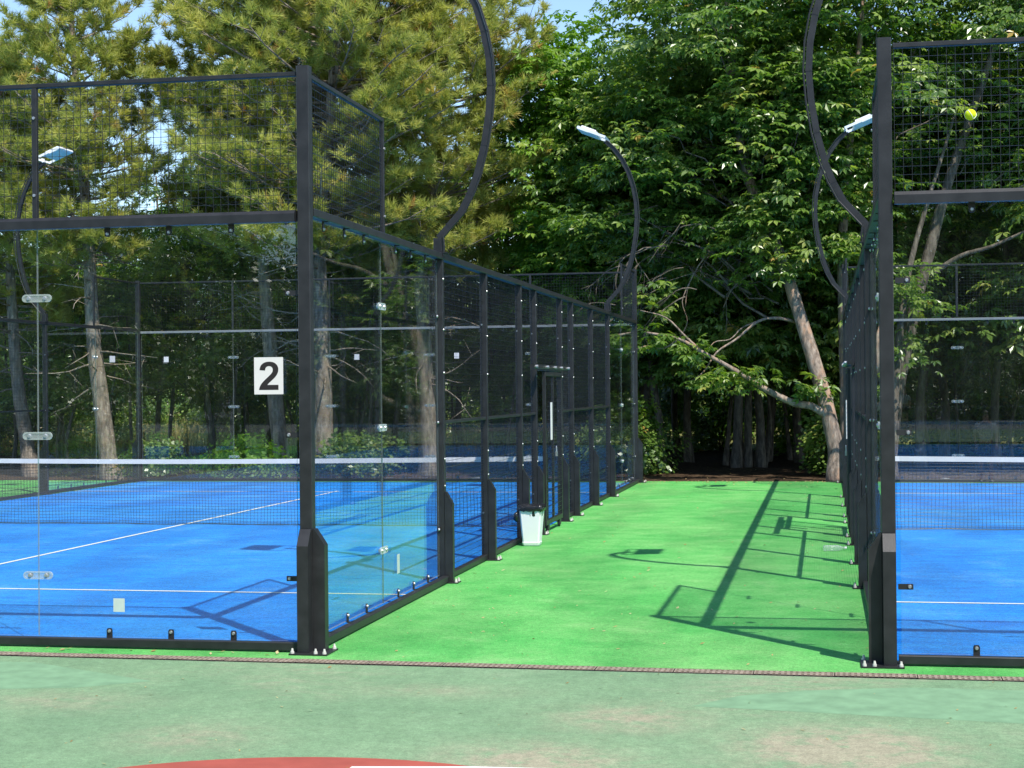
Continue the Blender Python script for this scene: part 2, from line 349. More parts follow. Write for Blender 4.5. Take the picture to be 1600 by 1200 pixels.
# drain with pierced grates
tr = MB(); L0, L1 = -9.0, 12.0
for y0, y1, z0, z1 in ((-.445, -.432, -.16, -.003), (-.295, -.282, -.16, -.003), (-.432, -.295, -.16, -.11)):
    tr.add([(L0, dy(L0, y0), z0), (L1, dy(L1, y0), z0), (L1, dy(L1, y1), z0), (L0, dy(L0, y1), z0), (L0, dy(L0, y0), z1), (L1, dy(L1, y0), z1), (L1, dy(L1, y1), z1), (L0, dy(L0, y1), z1)],
           [(0, 3, 2, 1), (4, 5, 6, 7), (0, 1, 5, 4), (1, 2, 6, 5), (2, 3, 7, 6), (3, 0, 4, 7)])
drain = link('drain_channel', tr.mesh('drain_channel', ['trough']), kind='structure')
def grate_mesh():
    b = MB(); n = 14; Lg = .494; p = Lg/n; h = .017; rows = [(-.034, h), (.034-.017, h)]
    xs = [-Lg/2]; 
    for i in range(n): c = -Lg/2+p*(i+.5); xs += [c-h/2, c+h/2]
    xs.append(Lg/2); ys = [-.066, -.056, -.010, .010, .056, .066]
    for i in range(len(xs)-1):
        for j in range(5):
            if i % 2 == 1 and j in (1, 3):
                a0, a1, b0, b1 = xs[i], xs[i+1], ys[j], ys[j+1]
                b.add([(a0, b0, 0), (a1, b0, 0), (a1, b1, 0), (a0, b1, 0), (a0, b0, -.012), (a1, b0, -.012), (a1, b1, -.012), (a0, b1, -.012)],
                      [(0, 1, 5, 4), (1, 2, 6, 5), (2, 3, 7, 6), (3, 0, 4, 7)])
            else: b.add([(xs[i], ys[j], 0), (xs[i+1], ys[j], 0), (xs[i+1], ys[j+1], 0), (xs[i], ys[j+1], 0)], [(0, 1, 2, 3)])
    return b.mesh('grate', ['grate'])
gm = grate_mesh(); gx0 = -5.2
for i in range(28):
    x = gx0+i*.5; o = link('grate', gm, drain, (x, dy(x, -.3635), .0015+rng.uniform(-.0015, .002))); o.rotation_euler = (0, rng.uniform(-.002, .002), math.atan(DS)+rng.uniform(-.003, .003))

# blue court floors with their lines
def court_floor(x0, x1):
    f = sheet('blue_court_floor', [(x0+.04, .04), (x1-.04, .04), (x1-.04, 19.96), (x0+.04, 19.96)], .004, 'blue_turf', kind='structure')
    for y in (3.05, 16.95): sheet('court_line', [(x0+.06, y-.025), (x1-.06, y-.025), (x1-.06, y+.025), (x0+.06, y+.025)], .008, 'line', f)
    xm = (x0+x1)/2
    for y0, y1 in ((2.85, 3.024), (3.026, 16.924), (16.926+.05, 17.15)): sheet('court_line', [(xm-.025, y0), (xm+.025, y0), (xm+.025, y1), (xm-.025, y1)], .0084, 'line', f)
court_floor(-10, 0); court_floor(W, W+10); court_floor(-10-W-10, -10-W)

# ------------------------------------------------------------------ court enclosures
def wire_grid(w, h, plane='x', pitch=.055, r=.0021, off=0):
    # welded mesh: vertical wires and, just in front of them, horizontal wires
    b = MB(); n = max(1, round(w/pitch)); m = max(1, round(h/pitch))
    def bar(p, q, rr):
        p = Vector(p); q = Vector(q); ax = (q-p).normalized(); a = ax.orthogonal().normalized()*rr; c = ax.cross(a)
        vs = [p+a, p+c, p-a, p-c, q+a, q+c, q-a, q-c]
        b.add(vs, [(0, 1, 5, 4), (1, 2, 6, 5), (2, 3, 7, 6), (3, 0, 4, 7)])
    for i in range(n+1):
        u = w*i/n
        bar((u, off, 0) if plane == 'x' else (off, u, 0), (u, off, h) if plane == 'x' else (off, u, h), r)
    for j in range(m+1):
        z = h*j/m; d = off+r*1.7
        bar((0, d, z) if plane == 'x' else (d, 0, z), (w, d, z) if plane == 'x' else (d, w, z), r)
    return b.mesh('wire_mesh', ['wire'])
_wc = {}
def wires(w, h, plane):
    k = (round(w, 3), round(h, 3), plane)
    if k not in _wc: _wc[k] = wire_grid(w, h, plane)
    return _wc[k]
def pane_mesh(w, h, plane):
    k = ('p', round(w, 3), round(h, 3), plane)
    if k not in _wc:
        b = MB(); t = .006
        if plane == 'x': b.box(0, w, -t, t, 0, h)
        else: b.box(-t, t, 0, w, 0, h)
        big = {2, 4} if plane == 'x' else {3, 5}
        b.m = [0 if i in big else 1 for i in range(6)]
        _wc[k] = b.mesh('glass_pane', ['glass', 'glass_edge'])
    return _wc[k]
def clip_mesh(up, plane, s):
    k = ('c', up, plane, s)
    if k not in _wc:
        b = MB(); q = -s; d = .010*q
        # plate bolted on the outer face of the glass; local outward = s
        pts = [(-.021, -.006), (.021, -.006), (.021, .050), (.014, .062), (-.014, .062), (-.021, .050)]
        if not up: pts = [(a, -c) for a, c in reversed(pts)]
        zc = .042 if up else -.042
        o0, o1 = (.007*s, .014*s)
        if plane == 'x':
            b.prism(pts, min(o0, o1), max(o0, o1), 'y', 0); b.cyl((0, o1, zc), (0, s, 0), .013, .010, 10, 1, .009)
            b.box(-.021, .021, min(o0, .05*s), max(o0, .05*s), (-.010 if up else .004), (-.004 if up else .010), 0)
        else:
            b.prism(pts, min(o0, o1), max(o0, o1), 'x', 0); b.cyl((o1, 0, zc), (s, 0, 0), .013, .010, 10, 1, .009)
            b.box(min(o0, .05*s), max(o0, .05*s), -.021, .021, (-.010 if up else .004), (-.004 if up else .010), 0)
        _wc[k] = b.mesh('clamp', ['black', 'steel'])
    return _wc[k]
def joint_mesh(plane, s):
    k = ('j', plane, s)
    if k not in _wc:
        b = MB(); pts = [(.085+.028*math.cos(t), .028*math.sin(t)) for t in np.linspace(-math.pi/2, math.pi/2, 8)]+[(-.085+.028*math.cos(t), .028*math.sin(t)) for t in np.linspace(math.pi/2, 3*math.pi/2, 8)]
        inn = [(a*.90, c*.62) for a, c in pts]
        ax = 'y' if plane == 'x' else 'x'
        b.prism(pts, min(.0065*s, .012*s), max(.0065*s, .012*s), ax, 0)
        n = len(pts); d0, d1 = .012*s, .016*s                        # raised clear rim
        put = (lambda a, c, d: (a, d, c)) if plane == 'x' else (lambda a, c, d: (d, a, c))
        b.add([put(a, c, d0) for a, c in pts]+[put(a, c, d1) for a, c in pts]+[put(a, c, d1) for a, c in inn]+[put(a, c, d0) for a, c in inn],
              [(k2*n+i, k2*n+(i+1) % n, (k2+1)*n+(i+1) % n, (k2+1)*n+i) for k2 in range(3) for i in range(n)], 0)
        for u in (-.062, .062):
            b.cyl((u, .0125*s, 0) if plane == 'x' else (.0125*s, u, 0), (0, s, 0) if plane == 'x' else (s, 0, 0), .017, .011, 12, 1, .011)
            b.cyl((u, -.0065*s, 0) if plane == 'x' else (-.0065*s, u, 0), (0, -s, 0) if plane == 'x' else (-s, 0, 0), .017, .011, 12, 1, .011)
        _wc[k] = b.mesh('joint_plate', ['clear', 'steel'])
    return _wc[k]
def tab_mesh(plane, s, e):
    # short arm from a post to the edge of a pane, with a bolt; e = direction along the wall
    k = ('t', plane, s, e)
    if k not in _wc:
        b = MB(); a0, a1 = sorted((-.01*e, .085*e)); o0, o1 = sorted((.0065*s, .015*s)); u = .062*e
        if plane == 'x':
            b.prism([(a0, -.018), (a1, -.018), (a1, .018), (a0, .018)], o0, o1, 'y', 0); b.cyl((u, .015*s, 0), (0, s, 0), .014, .011, 10, 1, .009)
        else:
            b.prism([(a0, -.018), (a1, -.018), (a1, .018), (a0, .018)], o0, o1, 'x', 0); b.cyl((.015*s, u, 0), (s, 0, 0), .014, .011, 10, 1, .009)
        _wc[k] = b.mesh('bracket', ['black', 'steel'])
    return _wc[k]
TABZ = (.50, 1.49, 2.47)
TILT = math.radians(.42)

def end_wall(x0, x1, y, s, label, tilt=0.):
    # glass end wall, 3 m of panes and 1 m of mesh above; s = outward direction in Y
    t = thing('glass_end_wall', label, 'glass wall', (x0, y, 0), 'glass end walls of the courts'); w = x1-x0; n = 5; p = w/n
    e = .056
    b = MB(); b.cbox(e, w-e, min(.012*s, .075*s), max(.012*s, .075*s), .012, .068, .004, 'x'); link('base_rail', b.mesh('base_rail', ['black']), t)
    b = MB(); b.prism([(v[0]*s, v[1]) for v in [(-.03, 2.965), (.012, 2.965), (.012, 2.955), (.07, 2.955), (.07, 3.012), (.05, 3.035), (-.03, 3.035)]], e, w-e, 'x')
    if s > 0: b = MB(); b.cbox(e, w-e, -.02, .03, 2.968, 3.012, .003, 'x')
    link('top_rail', b.mesh('top_rail', ['black' if s < 0 else 'pale_rail']), t)
    b = MB(); b.cbox(e, w-e, -.018, .018, 3.965, 3.995, .003, 'x'); link('mesh_rail', b.mesh('mesh_rail', ['black']), t)
    for i in range(1, n):
        b = MB(); b.cbox(-.019, .019, -.016, .016, 3.036, 3.964, .003, 'z')
        for z in (3.2, 3.75): b.cyl((0, .016*s, z), (0, s, 0), .011, .010, 8, 1)
        link('mesh_post', b.mesh('mesh_post', ['black', 'steel']), t, (p*i, 0, 0))
    for i in range(n):
        a = p*i+(.062 if i == 0 else .022); c = p*(i+1)-(.062 if i == n-1 else .022)
        link('wire_mesh', wires(c-a, .92, 'x'), t, (a, .004*s, 3.04), kind='stuff')
        a = p*i+(.075 if i == 0 else .003); c = p*(i+1)-(.075 if i == n-1 else .003)
        g = link('glass_pane', pane_mesh(c-a, 2.885, 'x'), t, (a, 0, .072)); g.rotation_euler = (-tilt*s*-1 if s < 0 else 0, 0, 0)
        for q in (.27, .5, .73):
            u = p*(i+q)-a
            link('clamp', clip_mesh(True, 'x', s), g, (u, 0, .0))
            link('clamp', clip_mesh(False, 'x', s), g, (u, 0, 2.885))
        for z in TABZ:
            if i == 0: link('bracket', tab_mesh('x', s, 1), g, (-.008, 0, z-.072))
            if i == n-1: link('bracket', tab_mesh('x', s, -1), g, (c-a+.008, 0, z-.072))
            else: link('joint_plate', joint_mesh('x', s), g, (c-a+.003, 0, z-.072))
    return t

def post_mesh(kind, sx, sy=0):
    k = ('post', kind, sx, sy)
    if k in _wc: return _wc[k]
    b = MB()
    if kind == 'corner': b.cbox(-.045, .045, -.040, .040, .0, 4.03, .005)
    else:
        b.cbox(-.038, .038, -.030, .030, .0, 3.0, .005)
        for z in (.22, .9, 1.15, 1.95, 2.35, 2.82): b.cyl((.038*sx, -.012, z), (sx, 0, 0), .011, .007, 8, 1, .008)
        for z in (.5, 1.49, 2.47): b.cyl((-.015*sx, -.030, z), (0, -1, 0), .009, .007, 8, 1)
    _wc[k] = b.mesh('post', ['black', 'steel']); return _wc[k]
def stiff_mesh(kind, dx, dyy):
    # welded gusset box with a sloping head at the foot of a post, reaching out along dx or dyy
    k = ('stiff', kind, dx, dyy)
    if k in _wc: return _wc[k]
    b = MB(); a = .0455 if kind == 'corner' else .0385; d = a+(.085 if kind == 'corner' else .075); hw = .040 if kind == 'corner' else .034
    pr = [(a, .012), (d, .012), (d, .735), (a+.012, .845), (a, .845)]
    if dx: b.prism([(u*dx, z) for u, z in pr], -hw, hw, 'y')
    else: b.prism([(u*dyy, z) for u, z in pr], -hw, hw, 'x')
    _wc[k] = b.mesh('stiffener', ['black']); return _wc[k]
def plate_mesh(kind, dx, dyy):
    k = ('plate', kind, dx, dyy)
    if k in _wc: return _wc[k]
    b = MB(); A = .085; 
    ex = .185 if kind == 'corner' else .165
    X = sorted((-A*dx, ex*dx)); Y = sorted((-A*dyy, ex*dyy)) if dyy else (-.075, .075)
    b.box(X[0], X[1], Y[0], Y[1], .001, .011, 0)
    for px, py in ([(ex*.88*dx, Y[0]+.02), (ex*.88*dx, Y[1]-.02)]+([(X[0]+.02 if dx > 0 else X[1]-.02, .88*ex*dyy), (.10*dx, .88*ex*dyy)] if dyy else [])):
        b.cyl((px, py, .011), (0, 0, 1), .014, .014, 10, 1, .013); b.cyl((px, py, .025), (0, 0, 1), .010, .020, 10, 1, .006)
    _wc[k] = b.mesh('base_plate', ['black', 'cap']); return _wc[k]

POSTY = (4, 6, 8, 9, 11, 12, 14, 16)
def side_wall(x, sx, label, gate=True):
    # side wall; sx = outward direction in X
    t = thing('side_wall', label, 'court fence', (x, 0, 0), 'side walls of the courts')
    for y, sy in ((0, -1), (20, 1)):
        p = link('post', post_mesh('corner', sx), t, (0, y, 0))
        link('stiffener', stiff_mesh('corner', sx, 0), p); link('stiffener', stiff_mesh('corner', 0, sy), p); link('base_plate', plate_mesh('corner', sx, sy), p)
    for y in POSTY:
        p = link('post', post_mesh('side', sx), t, (0, y, 0)); link('stiffener', stiff_mesh('side', sx, 0), p); link('base_plate', plate_mesh('side', sx, 0), p)
    # rails
    def rail(name, y0, y1, z0, z1, xa, xb, c=.004):
        b = MB(); b.cbox(min(xa*sx, xb*sx), max(xa*sx, xb*sx), y0, y1, z0, z1, c, 'y'); link(name, b.mesh(name, ['black']), t)
    rail('top_rail', .055, 19.945, 3.002, 3.058, -.035, .045)
    for a, c in ((.055, 3.962), (16.038, 19.945)): rail('base_rail', a, c, .012, .068, .012, .075)
    bays = [(4, 6), (6, 8), (8, 9), (11, 12), (12, 14), (14, 16)]
    for a, c in bays:
        rail('base_rail', a+.037, c-.037, .012, .062, -.03, .03); rail('middle_rail', a+.037, c-.037, 1.475, 1.505, -.012, .026, .003)
        h = 2.93; link('wire_mesh', wires(c-a-.075, h, 'y'), t, (-.012*sx, a+.0375, .066), kind='stuff')
    link('wire_mesh', wires(1.925, .92, 'y'), t, (-.012*sx, 9.0375, 2.075), kind='stuff')
    rail('gate_lintel', 9.037, 10.963, 2.02, 2.06, -.03, .03)
    # glass ends with mesh above the outer pane
    for y0, far in ((0, 0), (16, 1)):
        for i in (0, 1):
            a = y0+2*i+(.075 if (i == 0 and not far) else .045 if (i == 0) else .003); c = y0+2*i+2-(.003 if i == 0 else (.045 if not far else .075))
            g = link('glass_pane', pane_mesh(c-a, 2.92, 'y'), t, (-.018*sx, a, .072))
            for q in (.22, .48, .74):
                u = y0+2*(i+q)-a
                link('clamp', clip_mesh(True, 'y', sx), g, (0, u, 0)); link('clamp', clip_mesh(False, 'y', sx), g, (0, u, 2.92))
            for z in TABZ:
                if i == 0: link('joint_plate', joint_mesh('y', sx), g, (0, c-a+.003, z-.072)); link('bracket', tab_mesh('y', sx, 1), g, (0, -.008, z-.072))
                else: link('bracket', tab_mesh('y', sx, -1), g, (0, c-a+.008, z-.072))
        ya, yb = (.055, 2.0) if not far else (18.0, 19.945)
        rail('mesh_rail', ya, yb, 3.965, 3.995, -.018, .018, .003)
        b = MB(); b.cbox(-.016, .016, -.019, .019, 3.058, 3.995, .003)
        for z in (3.2, 3.75): b.cyl((.016*sx, 0, z), (sx, 0, 0), .011, .010, 8, 1)
        link('mesh_post', b.mesh('mesh_post', ['black', 'steel']), t, (0, 2.02 if not far else 17.98, 0))
        link('wire_mesh', wires(1.925, .90, 'y'), t, (.004*sx, ya+.005 if not far else ya+.01, 3.062), kind='stuff')
    return t

end_wall(-10, 0, 0, -1, 'near glass end wall of the left court, carrying the number 2 sheet', TILT)
end_wall(-10, 0, 20, 1, 'far glass end wall of the left court, behind its net')
end_wall(W, W+10, 0, -1, 'near glass end wall of the right court, with a yellow ball in its mesh', TILT)
end_wall(W, W+10, 20, 1, 'far glass end wall of the right court, behind its net')
side_wall(0, 1, 'black mesh and glass side wall along the left edge of the green walkway')
side_wall(W, -1, 'black mesh and glass side wall along the right edge of the green walkway')
side_wall(-10, -1, 'far side wall of the left court, seen through its near glass')
side_wall(-10-W, 1, 'side wall of the third court at the far left edge', False)
end_wall(-20-W, -10-W, 20, 1, 'far glass end wall of the third court at the left edge')

# sliding gates hung outside the side walls
def gate(x, sx, label):
    t = thing('sliding_gate', label, 'gate', (x+.105*sx, 8.85, 0), 'sliding gates to the courts')
    L, H0, H1 = 1.30, .10, 2.0
    def bar(name, x0_, x1_, y0, y1, z0, z1, axis, mat='black'):
        b = MB(); b.cbox(x0_, x1_, y0, y1, z0, z1, .003, axis); return link(name, b.mesh(name, [mat]), t)
    y0 = .25
    bar('stile', -.02, .02, y0, y0+.05, H0, H1, 'z'); bar('stile', -.02, .02, y0+L-.05, y0+L, H0, H1, 'z')
    bar('bottom_rail', -.02, .02, y0+.051, y0+L-.051, H0, H0+.06, 'y'); bar('gate_rail', -.02, .02, y0+.051, y0+L-.051, H1-.05, H1, 'y')
    bar('middle_stile', -.014, .014, y0+L/2-.02, y0+L/2+.02, H0+.061, H1-.051, 'z')
    b = MB(); b.cbox(-.03, .03, -.55, 2.05, 2.035, 2.085, .004, 'y')
    for yy in (-.48, .3, .9, 1.4, 1.98): b.cyl((.03*sx, yy, 2.06), (sx, 0, 0), .018, .03, 8, 1)
    link('track', b.mesh('track', ['black', 'steel']), t)
    link('wire_mesh', wires(L-.10, H1-H0-.11, 'y'), t, (.008*sx, y0+.05, H0+.06), kind='stuff')
    b = MB(); xx = sorted((.022*sx, .034*sx)); b.cbox(xx[0], xx[1], y0+.33, y0+.43, 1.15, 1.62, .004)
    link('handle', b.mesh('handle', ['paper']), t)
    b = MB(); b.box(min(.022*sx, .045*sx), max(.022*sx, .045*sx), y0+.70, y0+.75, .93, .99, 0)
    b.tube([(.033*sx, y0+.71, .99), (.033*sx, y0+.71, 1.04), (.033*sx, y0+.725, 1.055), (.033*sx, y0+.74, 1.04), (.033*sx, y0+.74, .99)], .006, 6, 0)
    link('padlock', b.mesh('padlock', ['steel']), t)
    for yy in (y0+.2, y0+L-.2):
        b = MB(); b.box(-.018, .018, yy-.05, yy+.05, .03, .099); b.cyl((-.012, yy, .045), (1, 0, 0), .04, .024, 12, 0); link('wheel', b.mesh('wheel', ['black']), t)
gate(0, 1, 'black sliding mesh gate with white handle strip beside the white bin')
gate(W, -1, 'black sliding mesh gate in the right-hand wall of the walkway')

# nets
def net(x0, x1, label):
    t = thing('court_net', label, 'net', ((x0+x1)/2, 10, 0), 'nets across the courts')
    w = (x1-x0)/2-.07; n = 26
    def top(u): return .885+.035*(abs(u)/w)**1.6
    b = MB(); pts = [(-w+2*w*i/n) for i in range(n+1)]
    for k in range(n):
        a, c = pts[k], pts[k+1]
        za, zc = top(a), top(c)
        b.add([(a, -.006, za-.062), (c, -.006, zc-.062), (c, -.006, zc), (a, -.006, za), (a, .006, za-.062), (c, .006, zc-.062), (c, .006, zc), (a, .006, za)],
              [(0, 1, 2, 3), (5, 4, 7, 6), (3, 2, 6, 7), (1, 0, 4, 5)])
    link('headband', b.mesh('headband', ['white_paint']), t)
    b = MB(); r2 = random.Random(7); cw = .046; r = .0021
    def thread(P, rr=r):
        o = len(b.v)
        for p in P: b.v += [(p[0]-rr, p[1], p[2]-rr), (p[0]+rr, p[1], p[2]-rr), (p[0], p[1]+rr, p[2]+rr)]
        for i in range(len(P)-1):
            for j in range(3): b.f.append((o+i*3+j, o+i*3+(j+1) % 3, o+i*3+3+(j+1) % 3, o+i*3+3+j)); b.m.append(0)
    nv = int(2*w/cw)
    def wav(u, z): return .012*math.sin(u*5+z*4)+.008*math.sin(u*13)
    for i in range(nv+1):
        u = -w+2*w*i/nv; tz = top(u)-.06
        thread([(u+wav(u, z)*(1-z), .02*math.sin(u*3)*(1-z), z) for z in (.015, tz*.33, tz*.66, tz)])
    for j in range(21):
        fr = j/20.5
        thread([(u+wav(u, fr*.8)*(1-fr), .02*math.sin(u*3)*(1-fr), .018+(top(u)-.08)*fr+.008*math.sin(u*4+j*.3)*(1-fr)) for u in np.linspace(-w, w, 60)])
    thread([(u, .02*math.sin(u*3), .016+.006*math.sin(u*6)) for u in np.linspace(-w, w, 60)], .004)
    link('net_mesh', b.mesh('net_mesh', ['wire']), t, kind='stuff')
    for u in (-w-.035, w+.035):
        b = MB(); b.cbox(-.03, .03, -.04, .04, .009, .95, .006); b.box(-.034, .034, -.10, .10, .009, .018); link('net_post', b.mesh('net_post', ['black']), t, (u, 0, 0))
net(-10, 0, 'black net with white headband across the left blue court')
net(W, W+10, 'black net with white headband across the right blue court')

# bow-shaped floodlight masts
ARC = [(0, 3.02), (0, 3.2), (.10, 3.31), (.21, 3.43), (.30, 3.60), (.37, 3.78), (.44, 4.05), (.485, 4.33), (.505, 4.60), (.49, 4.86), (.445, 5.10), (.37, 5.34), (.26, 5.56), (.12, 5.75), (-.01, 5.87)]
def floodlight(x, y, sx, label):
    t = thing('floodlight_mast', label, 'floodlight', (x, y, 3.0), 'bow-shaped floodlight masts')
    b = MB(); b.cbox(-.045, .045, -.04, .04, .061, .20, .005); b.box(-.075, .075, -.06, .06, .0585, .0675)
    P = [(u*sx, z-3.0) for u, z in ARC][1:]; o = len(b.v); hw, hd = .029, .030
    for i, (u, z) in enumerate(P):
        a = P[max(i-1, 0)]; c = P[min(i+1, len(P)-1)]; tx, tz = c[0]-a[0], c[1]-a[1]; l = math.hypot(tx, tz); nx_, nz = -tz/l, tx/l
        for q, d in ((1, -1), (1, 1), (-1, 1), (-1, -1)): b.v.append((u+nx_*hw*q, d*hd, z+nz*hw*q))
    for i in range(len(P)-1):
        for j in range(4): b.f.append((o+i*4+j, o+i*4+(j+1) % 4, o+i*4+4+(j+1) % 4, o+i*4+4+j)); b.m.append(0)
    b.f.append((o+3, o+2, o+1, o)); m_ = o+(len(P)-1)*4; b.f.append((m_, m_+1, m_+2, m_+3)); b.m += [0, 0]
    # thin weld seams
    for i in range(1, len(P)-1, 2):
        u, z = P[i]; a = P[i-1]; c = P[i+1]; tx, tz = c[0]-a[0], c[1]-a[1]; l = math.hypot(tx, tz); nx_, nz = -tz/l, tx/l
        vs = []
        for e in (-.004, .004):
            for q, d in ((1, -1), (1, 1), (-1, 1), (-1, -1)): vs.append((u+nx_*(hw+.003)*q+tx/l*e, d*(hd+.003), z+nz*(hw+.003)*q+tz/l*e))
        b.add(vs, [(j, (j+1) % 4, (j+1) % 4+4, j+4) for j in range(4)], 0)
    me = b.mesh('mast', ['black'])
    link('mast', me, t)
    cb = MB(); cb.tube([((u+.048)*sx, -.045, z-3.0) for u, z in ARC[1:]], .009, 6); cb.tube([(.05*sx, -.046, .03), (.062*sx, -.05, .12), (.048*sx, -.045, .22)], .009, 6); link('cable', cb.mesh('cable', ['rope']), t)
    # lamp head, tipped down towards its court
    h = link('lamp_head', None, t, (-.02*sx, 0, 2.89)); h.rotation_euler = (0, -math.radians(22)*-sx, 0)
    hb = MB(); X0, X1 = sorted((-.10*sx, -.46*sx)); hb.cbox(X0, X1, -.26, .26, .0, .05, .012, 'y')
    hb.cbox(X0+.05, X1-.05, -.19, .19, .05, .085, .012, 'y')
    me2 = hb.mesh('housing', ['lamp_white']); h.data is None
    link('housing', me2, t).matrix_local = h.matrix_basis
    gb = MB(); gb.box(X0+.02, X1-.02, -.235, .235, -.006, -.001); link('lamp_front', gb.mesh('lamp_front', ['lamp_glass']), t).matrix_local = h.matrix_basis
    kb = MB()
    for yy in (-.275, .275): a0, a1 = sorted((.03*sx, -.25*sx)); kb.box(a0, a1, yy-.008, yy+.008, .005, .045)
    a0, a1 = sorted((.03*sx, .045*sx)); kb.box(a0, a1, -.283, .283, .005, .045); a0, a1 = sorted((.0*sx, .03*sx)); kb.box(a0, a1, -.05, .05, -.02, .05)
    link('lamp_bracket', kb.mesh('lamp_bracket', ['lamp_white']), t).matrix_local = h.matrix_basis
    bpy.data.objects.remove(h)
floodlight(0, 4, 1, 'tall bow-shaped mast on the left court wall, its top out of frame')
floodlight(0, 16, 1, 'bow-shaped floodlight mast with white lamp at the far end of the left court')
floodlight(W, 4, -1, 'tall bow-shaped mast beside the near right corner post, top out of frame')
floodlight(W, 16, -1, 'bow-shaped floodlight mast at the far end of the right court')
floodlight(-10, 16, -1, 'bow-shaped floodlight mast seen through the upper left mesh')

# ------------------------------------------------------------------ small things
def sheet_thing(name, label, cat, x0, x1, z0, z1, y, mat, group=None, plane='y'):
    b = MB()
    if plane == 'y': b.box(x0, x1, y-.0012, y, z0, z1)
    else: b.box(y, y+.0012, x0, x1, z0, z1)
    o = link(name, b.mesh(name, [mat]), None, label=label, category=cat)
    if group: o['group'] = group
    return o
def yt(z): return -math.tan(TILT)*(z-.072)-.0075
sg = thing('number_sheet', 'white paper sheet printed with a large black 2', 'sign', (-.265, yt(1.9), 1.9))
sg.rotation_euler = (TILT, 0, 0)
b = MB(); b.box(-.105, .105, -.0015, 0, -.128, .128); link('sheet', b.mesh('sheet', ['paper']), sg)
def glyph_two():
    # outline of a bold sans-serif 2, quadratic curves flattened
    P = [Vector((1036, 261)), Vector((1036, 0)), Vector((51, 0))]; c = None
    def q(ctrl, end):
        nonlocal c
        a0 = P[-1]; c = Vector(ctrl); e = Vector(end)
        for i in range(1, 7): t_ = i/6; P.append(a0*(1-t_)**2+c*2*t_*(1-t_)+e*t_*t_)
    def tq(end): q(P[-1]*2-c, end)
    q((67, 148), (147, 280.5)); tq((463, 632)); q((653, 809), (696, 872)); q((754, 959), (754, 1044)); q((754, 1138), (703.5, 1188.5)); tq((564, 1239))
    q((476, 1239), (424, 1186)); tq((364, 1010)); P.append(Vector((84, 1038))); q((109, 1270), (241, 1371)); tq((571, 1472)); q((788, 1472), (912, 1355)); tq((1036, 1064))
    q((1036, 965), (1000.5, 875.5)); tq((888, 688)); q((837, 621), (704, 499)); tq((535.5, 337)); tq((478, 261))
    k = .195/1472
    return mesh_np('digit', [((p.x-543)*k*1.08, (p.y-736)*k, 0) for p in P], [tuple(range(len(P)-1, -1, -1))], ['ink'])
dme = glyph_two()
dg_ = link('digit', dme, sg, (0, -.0022, 0)); dg_.rotation_euler = (math.pi/2, 0, 0)
sheet_thing('paper_note', 'small pale note stuck low on the near left glass', 'note', -1.43, -1.345, .25, .345, yt(.3), 'pale_sticker')
for x, lab in [(-9.40, 'small white tag on the far left-court glass left of the number 2 sheet'), (-3.45, 'small white tag high on far glass, seen through the side mesh'), (-5.45, 'small white tag high on far glass, seen through the near side glass')]:
    sheet_thing('glass_tag', lab, 'tag', x-.05, x+.05, 2.39, 2.50, 19.985, 'paper', 'white tags on the far glass')
sheet_thing('glass_tag', 'small white tag on the left side glass beside the slender pine trunk', 'tag', 18.6, 18.84, 2.38, 2.50, -9.972, 'paper', 'white tags on the far glass', 'x')
sheet_thing('side_sticker', 'faded sticker low on the side glass nearest the corner post', 'sticker', .36, .42, .33, .46, -.0105, 'pale_sticker', 'stickers on the side glass', 'x')
sheet_thing('side_sticker', 'faded sticker low on the side glass further from the corner', 'sticker', 2.42, 2.50, .26, .42, -.0105, 'pale_sticker', 'stickers on the side glass', 'x')

# white bin with a black liner
def bin_():
    t = thing('waste_bin', 'square white plastic bin with black liner against the mesh wall', 'bin', (.205, 7.62, 0)); t.scale = (.86, .86, .86)
    def ring(h, z, c=.02): return [(-h+c, -h, z), (h-c, -h, z), (h, -h+c, z), (h, h-c, z), (h-c, h, z), (-h+c, h, z), (-h, h-c, z), (-h, -h+c, z)]
    levels = [(.105, .004), (.112, .02), (.118, .05), (.113, .055), (.146, .47), (.156, .475), (.156, .50), (.142, .50), (.140, .46), (.108, .03)]
    b = MB()
    for h, z in levels: b.v += ring(h, z)
    for i in range(len(levels)-1):
        for j in range(8): b.f.append((i*8+j, i*8+(j+1) % 8, i*8+8+(j+1) % 8, i*8+8+j)); b.m.append(0)
    b.f.append(tuple(range(7, -1, -1))); n_ = len(levels)*8; b.f.append(tuple(range(n_-8, n_))); b.m += [0, 0]
    link('bucket', b.mesh('bucket', ['white_plastic']), t)
    b = MB(); r3 = random.Random(3); n = 40
    prof = [(.160, .462), (.166, .478), (.166, .50), (.162, .535), (.150, .545), (.145, .50), (.140, .40)]
    for h, z in prof:
        for i in range(n):
            th = 2*math.pi*i/n; c_, s_ = math.cos(th), math.sin(th); m = max(abs(c_), abs(s_)); k = h*(.86+.14*m)/m*(1+.035*r3.uniform(-1, 1))
            b.v.append((c_*k, s_*k, z+(.012 if z > .49 else .007)*r3.uniform(-1, 1)))
    for i in range(len(prof)-1):
        for j in range(n): b.f.append((i*n+j, i*n+(j+1) % n, i*n+n+(j+1) % n, i*n+n+j)); b.m.append(0)
    ln = link('liner', b.mesh('liner', ['bag'], True), t)
    b = MB(); b.tube([(-.165, -.10, .46), (-.19, -.11, .42), (-.195, -.11, .36), (-.18, -.105, .32)], [.012, .035, .04, .01], 8, 0, r3, .25); link('knot', b.mesh('knot', ['bag'], True), ln)
bin_()
